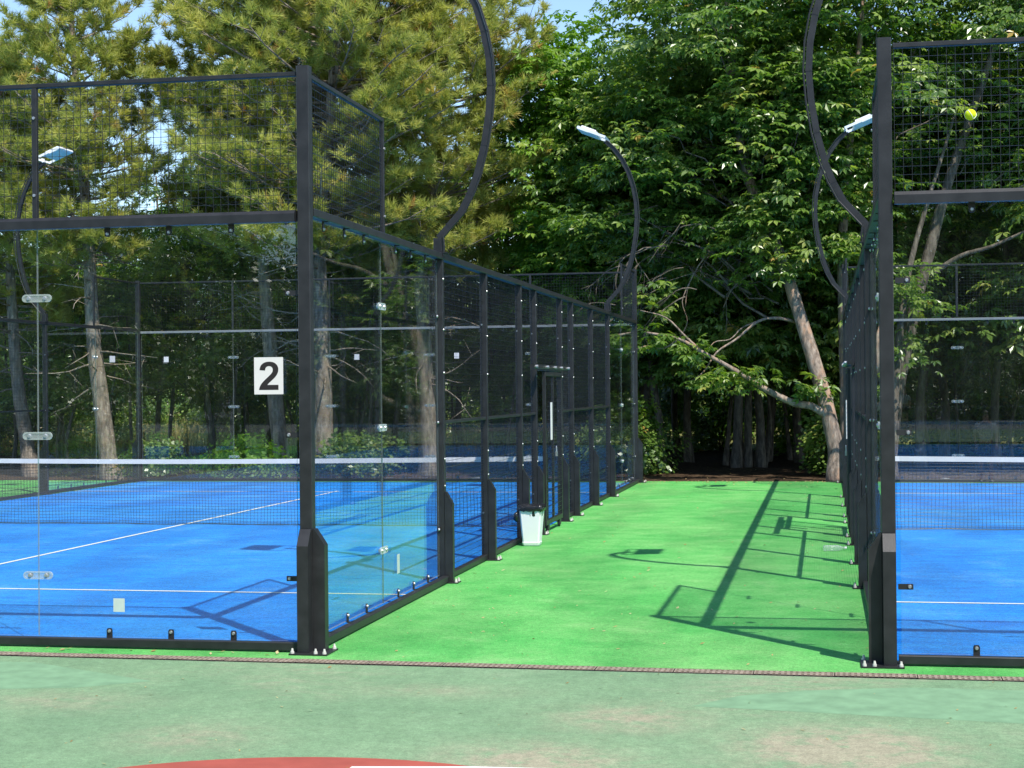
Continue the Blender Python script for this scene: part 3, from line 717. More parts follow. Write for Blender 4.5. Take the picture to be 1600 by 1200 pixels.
# tennis ball caught in the mesh
def ball():
    bm = MB(); n, m = 24, 14; r = .036
    for i in range(m+1):
        ph = math.pi*i/m
        for j in range(n): th = 2*math.pi*j/n; bm.v.append((r*math.sin(ph)*math.cos(th), r*math.sin(ph)*math.sin(th), r*math.cos(ph)))
    for i in range(m):
        for j in range(n): bm.f.append((i*n+j, i*n+n+j, i*n+n+(j+1) % n, i*n+(j+1) % n)); bm.m.append(0)
    o = link('tennis_ball', bm.mesh('tennis_ball', ['ball'], True), None, (W+.535, -.012, 3.515), label='yellow tennis ball stuck in the upper mesh of the right court', category='ball')
    s = MB(); P = []
    for i in range(49):
        t_ = 2*math.pi*i/48; a = .44*math.pi*math.sin(2*t_)*.62; P.append(Vector((math.cos(t_)*math.cos(a), math.sin(t_)*math.cos(a), math.sin(a)))*(r+.0002))
    s.tube(P, .0022, 5); link('seam', s.mesh('seam', ['white_plastic']), o)
ball()
# clear bottle lying by the right wall
b = MB(); b.tube([(0, 0, 0), (.012, 0, 0), (.16, 0, 0), (.19, 0, 0), (.21, 0, 0), (.235, 0, 0)], [.026, .032, .032, .022, .013, .013], 12)
bt = thing('plastic_bottle', 'clear plastic bottle lying by the right mesh wall', 'bottle', (W-.42, 7.25, .034)); bt.rotation_euler = (0, 0, .25)
link('bottle_body', b.mesh('bottle_body', ['clear'], True), bt); b = MB(); b.cyl((.236, 0, 0), (1, 0, 0), .015, .018, 10, 0); link('bottle_cap', b.mesh('bottle_cap', ['white_plastic']), bt)

# ------------------------------------------------------------------ trees
def rot_to(dirs, ups):
    # matrices whose x axis is dirs and whose z axis is near ups
    x = dirs/np.linalg.norm(dirs, axis=1, keepdims=True)
    y = np.cross(ups, x); l = np.linalg.norm(y, axis=1, keepdims=True); y = np.where(l > 1e-5, y/np.maximum(l, 1e-5), np.array([[0, 1., 0]]))
    z = np.cross(x, y); return np.stack([x, y, z], -1)
def stamp(tv, tf, Rm, pos, scale, tint):
    n = len(pos); k = len(tv)
    V = np.einsum('nij,kj->nki', Rm, tv)*scale[:, None, None]+pos[:, None, :]
    Fc = tf[None]+(np.arange(n)*k)[:, None, None]
    return V.reshape(-1, 3), Fc.reshape(-1, tf.shape[1]), np.repeat(tint, k)
def join(parts):
    V, Fs, T, o = [], [], [], 0
    for v, f, t in parts: V.append(v); Fs.append(f+o); T.append(t); o += len(v)
    return np.concatenate(V), np.concatenate(Fs), np.concatenate(T)
def tuft_template(rg, n=25):
    v, f = [], []
    for i in range(n):
        s = rg.uniform(-.02, .12); th = rg.uniform(0, 2*math.pi); op = rg.uniform(.35, 1.05)*(1.1-s*2.5); L = rg.uniform(.10, .16)
        d = np.array([math.cos(op), math.sin(op)*math.cos(th), math.sin(op)*math.sin(th)]); b = np.array([s, 0, 0])
        sd = np.cross(d, [rg.uniform(-1, 1), rg.uniform(-1, 1), rg.uniform(-1, 1)]); sd /= np.linalg.norm(sd)+1e-6
        k = len(v); v += [b+sd*.0068, b-sd*.0068, b+d*L]; f.append((k, k+1, k+2))
    return np.array(v), np.array(f)
TUFTS = [tuft_template(np.random.default_rng(i)) for i in range(6)]

def pine(name, label, path, r0, zb, ztop, rad, seed, dens=1., dead=12, sparse=0.):
    rg = np.random.default_rng(seed); pr = random.Random(seed)
    base = Vector(path[0]); t = thing(name, label, 'pine tree', (base.x, base.y, 0), 'pine trees behind the left court')
    cen = [Vector(p)-Vector((base.x, base.y, 0)) for p in catmull(path, 4)]
    zs = np.array([p.z for p in cen]); ztot = zs[-1]
    def at(z): return Vector([float(np.interp(z, zs, [p[k] for p in cen])) for k in range(3)])
    mb = MB(); mb.tube(cen, [max(.02, r0*(1-.88*max(0, p.z)/ztot)*(1.25 if p.z < .3 else 1)) for p in cen], 14, 0, pr, .05)
    link('trunk', mb.mesh('trunk', ['bark_pine'], True), t)
    br = MB(); tp, td, ts, tc = [], [], [], []
    z = zb
    while z < ztop:
        fz = (z-zb)/(ztop-zb); Lm = rad*np.interp(fz, [0, .15, .4, .75, 1], [.72, .95, 1., .66, .16])
        for k in range(pr.choice((6, 7, 7, 8))):
            az = pr.uniform(0, 2*math.pi); L = Lm*pr.uniform(.72, 1.12); o = at(z+pr.uniform(-.2, .2)); rise = np.interp(fz, [0, .5, 1], [.02, .22, .8])+pr.uniform(-.12, .15)
            dirv = Vector((math.cos(az), math.sin(az), rise)).normalized(); P = []
            for i in range(6):
                q = i/5; P.append(o+dirv*L*q+Vector((0, 0, -.22*L*q*(1-q)*(1-fz)+.13*L*q*q))+Vector((pr.uniform(-.05, .05), pr.uniform(-.05, .05), pr.uniform(-.04, .04)))*L*.4*q)
            br.tube(P, [max(.006, .045*(L/3)*(1-.85*i/5)) for i in range(6)], 5)
            ns = int((3.3*L+4)*dens)
            for s in range(ns):
                q = .26+.74*(s+pr.random())/ns; i = min(4, int(q*5)); p = P[i].lerp(P[i+1], q*5-i)
                side = 1 if s % 2 else -1; tl = pr.uniform(.22, .58)*(1.15-.5*q)*(.6+.25*min(L, 2.5))
                sdv = (dirv.cross(Vector((0, 0, 1))).normalized()*side*pr.uniform(.4, 1.)+dirv*pr.uniform(.45, .9)+Vector((0, 0, pr.uniform(.1, .8)))).normalized()
                e = p+sdv*tl; br.tube([p, e], [.008, .004], 3)
                tn = min(.93, max(0, pr.gauss(.5, .17)))
                for j in range(pr.choice((5, 6, 7, 8))):
                    if pr.random() < sparse: continue
                    dd = (sdv*.55+Vector((pr.gauss(0, .6), pr.gauss(0, .6), pr.gauss(.45, .45)))).normalized()
                    tp.append(e+dd*pr.uniform(.0, .05)+Vector((pr.gauss(0, .03), pr.gauss(0, .03), pr.gauss(0, .03)))); td.append(dd); ts.append(pr.uniform(1.05, 1.45)); tc.append(tn+pr.gauss(0, .08))
            tp.append(P[-1]); td.append((P[-1]-P[-2]).normalized()+Vector((0, 0, .4))); ts.append(1.25); tc.append(.6)
        z += pr.uniform(.26, .38)/dens
    for i in range(dead):
        zz = pr.uniform(1.9, zb+.4); az = pr.uniform(0, 2*math.pi); L = pr.uniform(.6, 1.8); o = at(zz); d = Vector((math.cos(az), math.sin(az), pr.uniform(-.25, .3)))
        P = [o]
        for k in range(5): d = (d+Vector((pr.gauss(0, .18), pr.gauss(0, .18), pr.gauss(-.03, .16)))).normalized(); P.append(P[-1]+d*L/5)
        br.tube(P, [.024*(1-.8*k/5) for k in range(6)], 5)
        for k in range(3): a = P[pr.randint(2, 4)]; br.tube([a, a+Vector((pr.gauss(0, .25), pr.gauss(0, .25), pr.gauss(0, .2)))], [.008, .003], 3)
    link('branches', br.mesh('branches', ['bark_pine'], True), t, kind='stuff')
    tp = np.array([tuple(p) for p in tp]); td = np.array([tuple(p) for p in td]); ts = np.array(ts); parts = []
    tint = np.clip(np.array(tc), 0, .93); tint = np.where(rg.random(len(tp)) < .012, 1.0, tint)
    pick = rg.integers(0, len(TUFTS), len(tp)); up = rg.normal(size=(len(tp), 3))
    for k, (tv, tf) in enumerate(TUFTS):
        s = pick == k
        if s.any(): parts.append(stamp(tv, tf, rot_to(td[s], up[s]), tp[s], ts[s], tint[s]))
    V, Fc, T = join(parts)
    link('crown', mesh_np('crown', V, Fc, ['needle'], tint=T), t, kind='stuff')
    print(name, 'tufts', len(tp), 'tris', len(Fc)); return t

def leaf_template(rg, nl=6, L=.172, wd=.041):
    v, f = [], []
    for i in range(nl):
        a = (-1+2*i/(nl-1))*2.05+rg.uniform(-.1, .1); l = L*(1-.32*abs(a)/2.05)*rg.uniform(.9, 1.1); dr = rg.uniform(.25, .6)
        d = np.array([math.cos(a), math.sin(a), 0]); n = np.array([-math.sin(a), math.cos(a), 0]); k = len(v); wv = wd*l/L
        b0 = d*.012
        v += [b0, d*l*.62+n*wv+[0, 0, .012-l*.62*dr*.7], d*l+[0, 0, -l*dr], d*l*.62-n*wv+[0, 0, .012-l*.62*dr*.7]]
        f += [(k, k+2, k+1), (k, k+3, k+2)]
    return np.array(v), np.array(f)
def simple_leaf_template(rg, n=5, L=.075):
    v, f = [], []
    for i in range(n):
        a = rg.uniform(0, 6.28); d = np.array([math.cos(a), math.sin(a), rg.uniform(-.4, .4)]); nn = np.cross(d, [0, 0, 1]); o = rg.uniform(-.08, .08, 3); k = len(v)
        v += [o, o+d*L*.5+nn*L*.36, o+d*L, o+d*L*.5-nn*L*.36]; f += [(k, k+2, k+1), (k, k+3, k+2)]
    return np.array(v), np.array(f)
PALM = [leaf_template(np.random.default_rng(20+i), 5+(i % 3)) for i in range(5)]
SIMP = [simple_leaf_template(np.random.default_rng(40+i)) for i in range(5)]

def foliage(blobs, seed, temps, cl_r=.75, per=42, inner=.25, lscale=1., flat=.75, low_open=0.):
    # sprays of leaves: flattened, slightly drooping fans set through the shell of each blob
    rg = np.random.default_rng(seed); P, D, Uu, S, T, cents = [], [], [], [], [], []
    for (c, r, n) in blobs:
        c = np.array(c); r = np.array(r)
        d = rg.normal(size=(n, 3)); d /= np.linalg.norm(d, axis=1, keepdims=True)
        rr = np.where(rg.random(n) < inner, rg.uniform(.35, .75, n), rg.uniform(.78, 1.08, n))
        lump = 1+.16*np.sin(d[:, 0]*5+seed)*np.cos(d[:, 2]*6+d[:, 1]*4)
        pc = c+d*r*(rr*lump)[:, None]
        for k in range(n):
            m = max(8, int(per*rg.uniform(.6, 1.25))); R_ = cl_r*rg.uniform(.7, 1.25)
            nrm = np.array([d[k, 0]*(1-flat), d[k, 1]*(1-flat), .55+.45*flat])+rg.normal(0, .12, 3); nrm /= np.linalg.norm(nrm)
            a = np.cross(nrm, [1, .2, 0]); a /= np.linalg.norm(a); b_ = np.cross(nrm, a)
            th = rg.uniform(0, 2*math.pi, m); q = np.sqrt(rg.random(m)); out = np.cos(th)[:, None]*a+np.sin(th)[:, None]*b_
            # elongate the spray along its outward direction
            od = d[k]-nrm*np.dot(d[k], nrm); od /= np.linalg.norm(od)+1e-6
            off = out*(q*R_)[:, None]; off += od*np.einsum('ij,j->i', off, od)[:, None]*.45
            p = pc[k]+off-nrm*(.22*q*q*R_)[:, None]+nrm*rg.normal(0, .10, m)[:, None]
            P.append(p); D.append(out+od*.7+rg.normal(0, .3, (m, 3))); Uu.append(nrm+rg.normal(0, .28, (m, 3))); S.append(lscale*rg.uniform(.6, 1.3, m)*rg.uniform(.85, 1.15))
            T.append(np.clip(rg.normal(.48, .15)+rg.normal(0, .18, m), 0, .93)); cents.append(pc[k])
    P = np.concatenate(P); D = np.concatenate(D); Uu = np.concatenate(Uu); S = np.concatenate(S); T = np.concatenate(T)
    T = np.where(rg.random(len(T)) < .006, 1.0, T)
    pick = rg.integers(0, len(temps), len(P)); parts = []
    for k, (tv, tf) in enumerate(temps):
        s = pick == k
        if s.any(): parts.append(stamp(tv, tf, rot_to(D[s], Uu[s]), P[s], S[s], T[s]))
    return join(parts), cents

def limb_to(mb, pr, a, b, r0, n=6, sag=.12):
    P = []; L = (b-a).length
    for i in range(n):
        q = i/(n-1); P.append(a.lerp(b, q)+Vector((pr.gauss(0, .05), pr.gauss(0, .05), pr.gauss(0, .04)))*L*math.sin(math.pi*q)+Vector((0, 0, sag*L*math.sin(math.pi*q))))
    mb.tube(P, [max(.005, r0*(1-.8*i/(n-1))) for i in range(n)], 5)

def broadleaf(name, label, path, r0, blobs, seed, bark='bark_grey', leaf='leaf', temps=None, limbs=(), per=54, group='broad-leaved trees behind the courts', lscale=1., cl_r=.75, inner=.25, extra=None, flat=.75):
    pr = random.Random(seed); base = Vector(path[0]); off = Vector((base.x, base.y, 0))
    t = thing(name, label, 'tree', tuple(off), group)
    cen = [p-off for p in catmull(path, 5)]; H = cen[-1].z
    mb = MB(); mb.tube(cen, [max(.02, r0*(1-.75*max(0, p.z)/H)*(1.3 if p.z < .25 else 1)) for p in cen], 12, 0, pr, .06)
    link('trunk', mb.mesh('trunk', [bark], True), t)
    for k, (lp, lr) in enumerate(limbs):
        lb = MB(); c2 = [p-off for p in catmull(lp, 4)]; lb.tube(c2, [max(.008, lr*(1-.75*i/(len(c2)-1))) for i in range(len(c2))], 9, 0, pr, .07)
        link('limb', lb.mesh('limb', [bark], True), t)
    bl = [((c[0]-off.x, c[1]-off.y, c[2]), r, n) for c, r, n in blobs]
    (V, Fc, T), cents = foliage(bl, seed, temps or PALM, cl_r, per, inner, lscale, flat)
    if extra:
        (V2, F2, T2), c3 = foliage([((c[0]-off.x, c[1]-off.y, c[2]), r, n) for c, r, n in extra], seed+1, temps or PALM, .32, 12, .3, lscale, flat)
        Fc = np.concatenate([Fc, F2+len(V)]); V = np.concatenate([V, V2]); T = np.concatenate([T, T2])
    br = MB()
    for c in cents:
        if pr.random() < .3:
            c = Vector(c); zt = min(H*.98, max(H*.25, c.z-.5*(c.xy-cen[-1].xy).length-pr.uniform(0, .8))); i = min(range(len(cen)), key=lambda q: abs(cen[q].z-zt))
            limb_to(br, pr, cen[i].lerp(c, pr.uniform(.15, .5)), c, .006+.005*(c-cen[i]).length, 7, pr.uniform(.02, .2))
    link('branches', br.mesh('branches', ['bark_grey'], True), t, kind='stuff')
    link('crown', mesh_np('crown', V, Fc, [leaf], tint=T), t, kind='stuff')
    print(name, 'tris', len(Fc)); return t

pine('pine_tree', 'slender pine with pale leaning trunk at the left, seen through the near glass', [(-11.66, 22.5, -0.25), (-11.77, 22.5, 0.1), (-11.94, 22.5, 1.42), (-12.12, 22.5, 2.82), (-12.2, 22.5, 4.5), (-12.27, 22.5, 5.62), (-12.41, 22.5, 7.58), (-12.54, 22.5, 9.27), (-12.67, 22.5, 11.24), (-12.71, 22.5, 12.36)], .20, 4.6, 12.2, 1.95, 1, .9, 22, .08)
pine('pine_tree', 'large dense pine with trunk behind the near left corner post', [(-6.79, 22.0, -0.21), (-6.77, 22.0, 1.93), (-6.82, 22.0, 3.94), (-6.81, 22.0, 5.41), (-6.6, 22.0, 7.27), (-6.4, 22.0, 9.26), (-6.2, 22.0, 11.25), (-6.1, 22.0, 13.9)], .21, 4.7, 13.8, 3.0, 2, 1.05, 30)
pine('pine_tree', 'pine with dark trunk behind the number 2 sheet', [(-8.31, 24.0, -0.33), (-8.49, 24.0, 1.38), (-8.65, 24.0, 3.09), (-8.76, 24.0, 4.53), (-8.92, 24.0, 6.25), (-9.0, 24.0, 8.41), (-8.8, 24.0, 10.56), (-8.6, 24.0, 13.2)], .19, 5.0, 13, 2.5, 3, 1.0, 26)
pine('pine_tree', 'pine beside the tall near light mast, its crown over the mesh wall', [(-4.94, 24.0, -0.32), (-5.02, 24.0, 1.36), (-5.09, 24.0, 3.04), (-5.14, 24.0, 4.16), (-4.9, 24.0, 6.12), (-4.7, 24.0, 8.21), (-4.65, 24.0, 10.3), (-4.6, 24.0, 13)], .19, 4.3, 12.9, 2.45, 4, 1.0, 26)
pine('pine_tree', 'pine at the left edge, its crown cut by the frame', [(-14.09, 23.5, -0.31), (-14.27, 23.5, 0.85), (-14.45, 23.5, 2.01), (-14.56, 23.5, 3.46), (-14.62, 23.5, 4.91), (-14.69, 23.5, 6.66), (-14.83, 23.5, 8.56), (-14.94, 23.5, 10.3)], .17, 3.4, 9.2, 1.9, 5, .95, 16, .05)

# the leaning chestnut at the end of the walkway
CH1 = broadleaf('chestnut_tree', 'leaning chestnut with sunlit flaking orange trunk at the end of the walkway',
    [(3.74, 21.2, -0.11), (3.71, 21.4, 0.59), (3.48, 21.6, 1.71), (3.15, 21.8, 2.84), (2.81, 22.0, 3.99), (2.38, 22.2, 5.17), (2.06, 22.4, 5.97), (1.81, 22.6, 7.3), (1.68, 22.8, 8.91), (1.56, 23.0, 11.2)], .165,
    [((1.8, 23.4, 8.6), (2.7, 2.6, 3.3), 160), ((-.1, 23.2, 6.4), (1.8, 1.8, 1.9), 60), ((2.9, 22.6, 7.2), (1.3, 1.4, 1.6), 40), ((.6, 23.4, 4.9), (2.1, 1.5, .8), 34)], 11, 'bark_orange',
    limbs=[([(3.65, 21.5, 1.15), (3.27, 21.4, 1.4), (2.93, 21.3, 1.47), (2.32, 21.2, 1.78), (1.84, 21.1, 2.1), (1.23, 21.0, 2.45), (0.75, 20.9, 2.73), (0.14, 20.8, 2.86)], .085),
           ([(2.95, 22.0, 3.07), (2.62, 21.87, 3.14), (2.25, 21.73, 3.08), (1.82, 21.6, 2.73), (1.45, 21.47, 2.48), (1.2, 21.33, 2.1), (0.96, 21.2, 1.92)], .035),
           ([(2.24, 21.9, 3.09), (1.93, 21.8, 2.96), (1.69, 21.7, 2.73), (1.38, 21.6, 2.67), (1.19, 21.5, 2.36)], .018),
           ([(2.75, 22.2, 4.01), (2.37, 22.2, 4.09), (2.05, 22.2, 4.02), (1.73, 22.2, 3.77), (1.54, 22.2, 3.39)], .022),
           ([(.75, 20.9, 2.73), (.45, 20.9, 2.55), (.1, 20.9, 2.60), (-.3, 20.9, 2.42)], .025),
           ([(1.23, 21.0, 2.45), (.9, 21.0, 2.75), (.5, 21.0, 3.15), (0, 21.0, 3.3)], .03),
           ([(2.5, 22.1, 4.9), (1.9, 22, 4.75), (1.3, 22, 4.5), (.9, 21.9, 3.9), (.8, 21.9, 3.4)], .026),
           ([(.9, 21.9, 3.9), (.75, 21.8, 3.5), (.85, 21.8, 3.1), (.7, 21.8, 2.8)], .012)],
    extra=[((1.85, 21.1, 2.0), (.55, .3, .18), 12), ((1.0, 20.95, 2.55), (.35, .3, .2), 7), ((.2, 20.9, 2.75), (.7, .3, .3), 5), ((3.3, 21.3, 1.75), (.3, .3, .3), 4), ((2.2, 21.6, 4.9), (.9, .5, .7), 26), ((2.3, 21.7, 4.1), (.7, .4, .3), 10), ((2.9, 21.5, 5.6), (.6, .5, .7), 16), ((.4, 21.6, 3.7), (.8, .5, .4), 5)], flat=.85)
def bare_twigs():
    pr = random.Random(23); off = Vector((3.74, 21.2, 0)); b = MB()
    for k in range(26):
        p = Vector((pr.uniform(-.6, 2.5), pr.uniform(21.3, 22.2), pr.uniform(3.3, 5.2))); d = Vector((pr.uniform(-1, -.2), pr.uniform(-.4, .2), pr.uniform(-.3, .3))).normalized(); L = pr.uniform(.7, 1.7); P = [p]; r = pr.uniform(.009, .017)
        for j in range(9): d = (d+Vector((pr.gauss(0, .2), pr.gauss(0, .15), -.16+pr.gauss(0, .14)))).normalized(); P.append(P[-1]+d*L/9)
        b.tube([q-off for q in P], [r*(1-.75*j/9) for j in range(10)], 5)
        for m in range(3):
            j = pr.randint(3, 7); e = (P[j+1]-P[j]).normalized(); Q = [P[j]]
            for i in range(5): e = (e+Vector((pr.gauss(0, .3), pr.gauss(0, .2), -.12+pr.gauss(0, .2)))).normalized(); Q.append(Q[-1]+e*L*.09)
            b.tube([q-off for q in Q], [r*.5*(1-.7*i/5) for i in range(6)], 4)
    o = link('bare_twigs', b.mesh('bare_twigs', ['bark_grey'], True), CH1, kind='stuff')
bare_twigs()
broadleaf('chestnut_tree', 'upright chestnut with sunlit trunk behind the far right mast',
    [(3.96, 22.5, -0.22), (3.94, 22.54, 1.83), (3.91, 22.59, 3.37), (3.9, 22.63, 4.78), (3.98, 22.67, 5.68), (4.09, 22.71, 6.97), (4.3, 22.76, 8.9), (4.38, 22.8, 10.32)], .15,
    [((4.3, 23.6, 8.6), (2.2, 2.2, 2.8), 90), ((3.7, 22.2, 5.2), (.65, .6, 1.0), 14)], 12, 'bark_orange', flat=.85)
broadleaf('chestnut_tree', 'chestnut with grey trunk leaning right behind the right court',
    [(4.72, 23.0, -0.24), (4.94, 23.12, 1.56), (5.27, 23.25, 3.11), (5.61, 23.38, 4.41), (6.01, 23.5, 5.85), (6.41, 23.62, 7.02), (6.87, 23.75, 8.33), (7.21, 23.88, 9.65), (7.36, 24.0, 10.72)], .17,
    [((7.6, 24.6, 9.8), (2.8, 2.4, 2.0), 80), ((8.6, 24.0, 6.6), (1.6, 1.2, 1.4), 30), ((4.9, 22.3, 3.2), (.35, .3, 1.6), 9)], 13,
    limbs=[([(5.67, 23.4, 4.02), (6.23, 23.3, 4.39), (6.84, 23.2, 4.56), (7.45, 23.1, 4.83), (8.05, 23.0, 5.08)], .06), ([(4.78, 22.0, 0.17), (4.93, 22.17, 2.32), (5.07, 22.33, 3.46), (5.25, 22.5, 4.35), (5.51, 22.67, 5.25), (5.84, 22.83, 6.28), (6.24, 23.0, 7.57)], .09)])
broadleaf('broadleaf_tree', 'bright yellow-green tree between the pines and the chestnut',
    [(-2.3, 25.4, -0.3), (-2.2, 25.4, 1.9), (-2.15, 25.4, 4.14), (-2.2, 25.4, 6.39), (-2.25, 25.4, 8.6), (-2.3, 25.4, 9.6)], .14,
    [((-2.3, 25.2, 7.4), (1.35, 1.5, 2.5), 78), ((-1.7, 25.0, 4.6), (1.5, 1.3, 1.5), 45)], 14, leaf='leaf_light')

# the wood behind: shared meshes, each tree its own object
def forest_tree(seed, leafy):
    pr = random.Random(seed); x = y = 0; P = [(0, 0, -.3)]
    for k in range(7): x += pr.gauss(0, .12); y += pr.gauss(0, .12); P.append((x, y, 1.5*(k+1)-.3))
    return broadleaf('woodland_tree', 'tmp', P, .105, [((0, 0, 7.2), (2.7, 2.7, 3.0), 95), ((.3, -.2, 3.6), (2.4, 2.4, 1.2), 44)], seed, leaf=leafy, per=34, lscale=1.15, group='trees of the dark wood', cl_r=.85, inner=.35)
P0 = [forest_tree(31, 'leaf'), forest_tree(32, 'leaf'), forest_tree(33, 'leaf')]
used = [False]*3
def place_forest(x, y, s, rz, label, group, v):
    o = P0[v] if not used[v] else copy_tree(P0[v]); used[v] = True
    o.location = (x, y, -.05); o.rotation_euler = (0, 0, rz); o.scale = (s, s, s); o['label'] = label; o['group'] = group; return o
fr = random.Random(77); cnt = 0
spots = []
LBL_END = 'dark-trunked woodland tree in the shade beyond the walkway'
LBL_L = 'woodland tree behind the pines beyond the left court'
LBL_R = 'woodland tree in the shade behind the right court'
near = [(-.56, 27, 1.0), (-.09, 26, .9), (1.56, 26, 1.05), (1.80, 26.25, .9), (2.05, 26.5, 1.0), (2.05, 30.5, 1.05), (2.91, 30, 1.0), (3.35, 29, .95), (.2, 30, 1.0),
        (5.65, 27, 1.05), (7.41, 28, 1.0), (9.3, 25.8, 1.0), (6.4, 31, 1.1), (8.9, 31, 1.1), (4.6, 33, 1.1), (11, 29, 1.1), (-1.2, 32.5, 1.0), (12.5, 24.5, 1.0), (1.2, 34, 1.1), (3.2, 35, 1.1), (-.6, 36, 1.0), (6.5, 36, 1.1), (10, 36, 1.1)]
NAMED = ['woodland tree with dark trunk just right of the far left corner post', 'slim dark woodland tree in front of the bush by the corner post', 'left trunk of the tight trio of dark trees beyond the walkway', 'middle trunk of the tight trio of dark trees beyond the walkway', 'right trunk of the tight trio of dark trees beyond the walkway', 'dark woodland tree between the trio and the leaning chestnut', 'dark woodland tree left of the yellowish bush, near the leaning chestnut', 'dark woodland tree just behind the leaning chestnut', 'dark woodland tree beside the pale sunlit bush']
for i, (x, y, s) in enumerate(near):
    spots.append((x, y, s, NAMED[i] if i < len(NAMED) else LBL_END if x < 4.3 else LBL_R))
for x, y, s in [(-13.4, 29, .72), (-11.2, 27, .72), (-11.8, 31, .82), (-7.8, 28, .68), (-6.5, 27, .72), (-4.6, 29, .78), (-9.6, 29.5, .78), (-16.6, 30, .6), (-3.2, 31, .85), (-6.0, 32, .8), (-15.2, 27, .55), (-18.5, 28, .6), (-9, 33, .7), (-20, 31, .6), (-13.5, 33.5, .62), (-17, 34, .62)]:
    spots.append((x, y, s, LBL_L))
for i, (x, y, s, lab) in enumerate(spots):
    place_forest(x, y, s, fr.uniform(0, 6.28), lab, {LBL_L: 'wood behind the pines', LBL_R: 'wood behind the right court'}.get(lab, 'wood beyond the walkway'), i % 3)
# far edge of the meadow, and the trees behind the photographer that the glass mirrors
for i in range(22):
    x = -48+i*4.1+fr.uniform(-1, 1); y = 74+fr.uniform(-4, 6)
    place_forest(x, y, fr.uniform(.9, 1.25), fr.uniform(0, 6.28), 'distant tree at the far edge of the meadow behind the wood', 'trees at the far meadow edge', i % 3)
for i in range(29):
    x = -28+(i % 15)*4.2+fr.uniform(-1, 1)+(2.1 if i > 14 else 0); y = (-47 if i < 15 else -53)+fr.uniform(-3, 2)
    place_forest(x, y, (.66 if -20.5 < x < -13 else fr.uniform(1.05, 1.35)), fr.uniform(0, 6.28), 'tree beyond the asphalt, mirrored in the near glass', 'trees mirrored in the glass', i % 3)

# thin understorey saplings: slim dark poles with a little foliage
def sapling(seed):
    pr = random.Random(seed); x = y = 0; P = [(0, 0, -.2)]
    for k in range(5): x += pr.gauss(0, .10); y += pr.gauss(0, .10); P.append((x, y, 1.1*(k+1)-.2))
    return broadleaf('woodland_sapling', 'tmp', P, .055, [((x*.8, y*.8, 4.6), (.9, .9, 1.1), 16), ((0, 0, 2.7), (.7, .7, .5), 5)], seed, per=26, group='saplings', cl_r=.5)
SAP = [sapling(81+k) for k in range(3)]; sr = random.Random(19)
for k in range(46):
    o = SAP[k] if k < 3 else copy_tree(SAP[k % 3]); left = k < 26
    o.location = (sr.uniform(-17, -2) if left else sr.uniform(-1, 13), sr.uniform(24.5, 33), -.05); q = sr.uniform(.75, 1.15); o.scale = (q, q, q); o.rotation_euler = (0, 0, sr.uniform(0, 6.28))
    o['label'] = 'slim dark sapling in the shade behind the left court' if left else 'slim dark sapling in the shade beyond the walkway and right court'; o['group'] = 'saplings behind the left court' if left else 'saplings beyond the walkway'

# shrubs
def shrub(name, label, x, y, rx, ry, rz, n, seed, leaf, group):
    t = thing(name, label, 'shrub', (x, y, 0), group)
    (V, Fc, T), cents = foliage([((0, 0, rz*.85), (rx, ry, rz), n)], seed, SIMP, .38, 40, .3, 1.25, .3)
    s = V[:, 2] > 0; keep = s[Fc].all(1); Fc = Fc[keep]
    link('foliage', mesh_np('foliage', V, Fc, [leaf], tint=T), t, kind='stuff')
    b = MB(); pr = random.Random(seed)
    for c in cents[::3]:
        if c[2] > .2: limb_to(b, pr, Vector((pr.gauss(0, .08), pr.gauss(0, .08), 0)), Vector(c), .014)
    link('stems', b.mesh('stems', ['bark_grey'], True), t, kind='stuff'); return t
shrub('low_shrub', 'low leafy shrub behind the far glass under the net line', -8.2, 21.4, .9, .35, .35, 26, 51, 'leaf_light', 'shrubs behind the far glass')
shrub('low_shrub', 'small leafy shrub behind the far glass near the pale pine trunk', -10.6, 22.0, .7, .3, .3, 18, 52, 'leaf', 'shrubs behind the far glass')
shrub('low_shrub', 'leafy shrub behind the far glass beside the near left post', -6.0, 21.5, 1.0, .35, .4, 26, 53, 'leaf', 'shrubs behind the far glass')
shrub('tall_bush', 'pale sunlit bush in the gap between dark trunks beyond the walkway', .6, 46, 1.8, 1.5, 2.6, 90, 54, 'leaf_light', 'sunlit bushes beyond the wood')
shrub('tall_bush', 'yellowish sunlit bush low between trunks at right of the walkway end', 4.0, 45, 1.2, 1.2, 1.1, 50, 55, 'leaf_light', 'sunlit bushes beyond the wood')
shrub('tall_bush', 'sunlit bush in the meadow seen left of the number 2 sheet', -15.5, 42, 1.8, 1.5, 1.6, 80, 56, 'leaf_light', 'sunlit bushes beyond the wood')
shrub('tall_bush', 'sunlit bush in the meadow at the far left', -25, 40, 2.2, 1.5, 1.8, 80, 57, 'leaf_light', 'sunlit bushes beyond the wood')
shrub('understorey_bush', 'dark leafy bush in the shade beside the far left corner post', -.6, 23.2, .9, .8, .8, 40, 58, 'leaf', 'bushes at the end of the walkway')
shrub('understorey_bush', 'dark leafy bush in the shade at the foot of the leaning chestnut', 3.6, 23.6, .5, .6, .9, 26, 59, 'leaf', 'bushes at the end of the walkway')

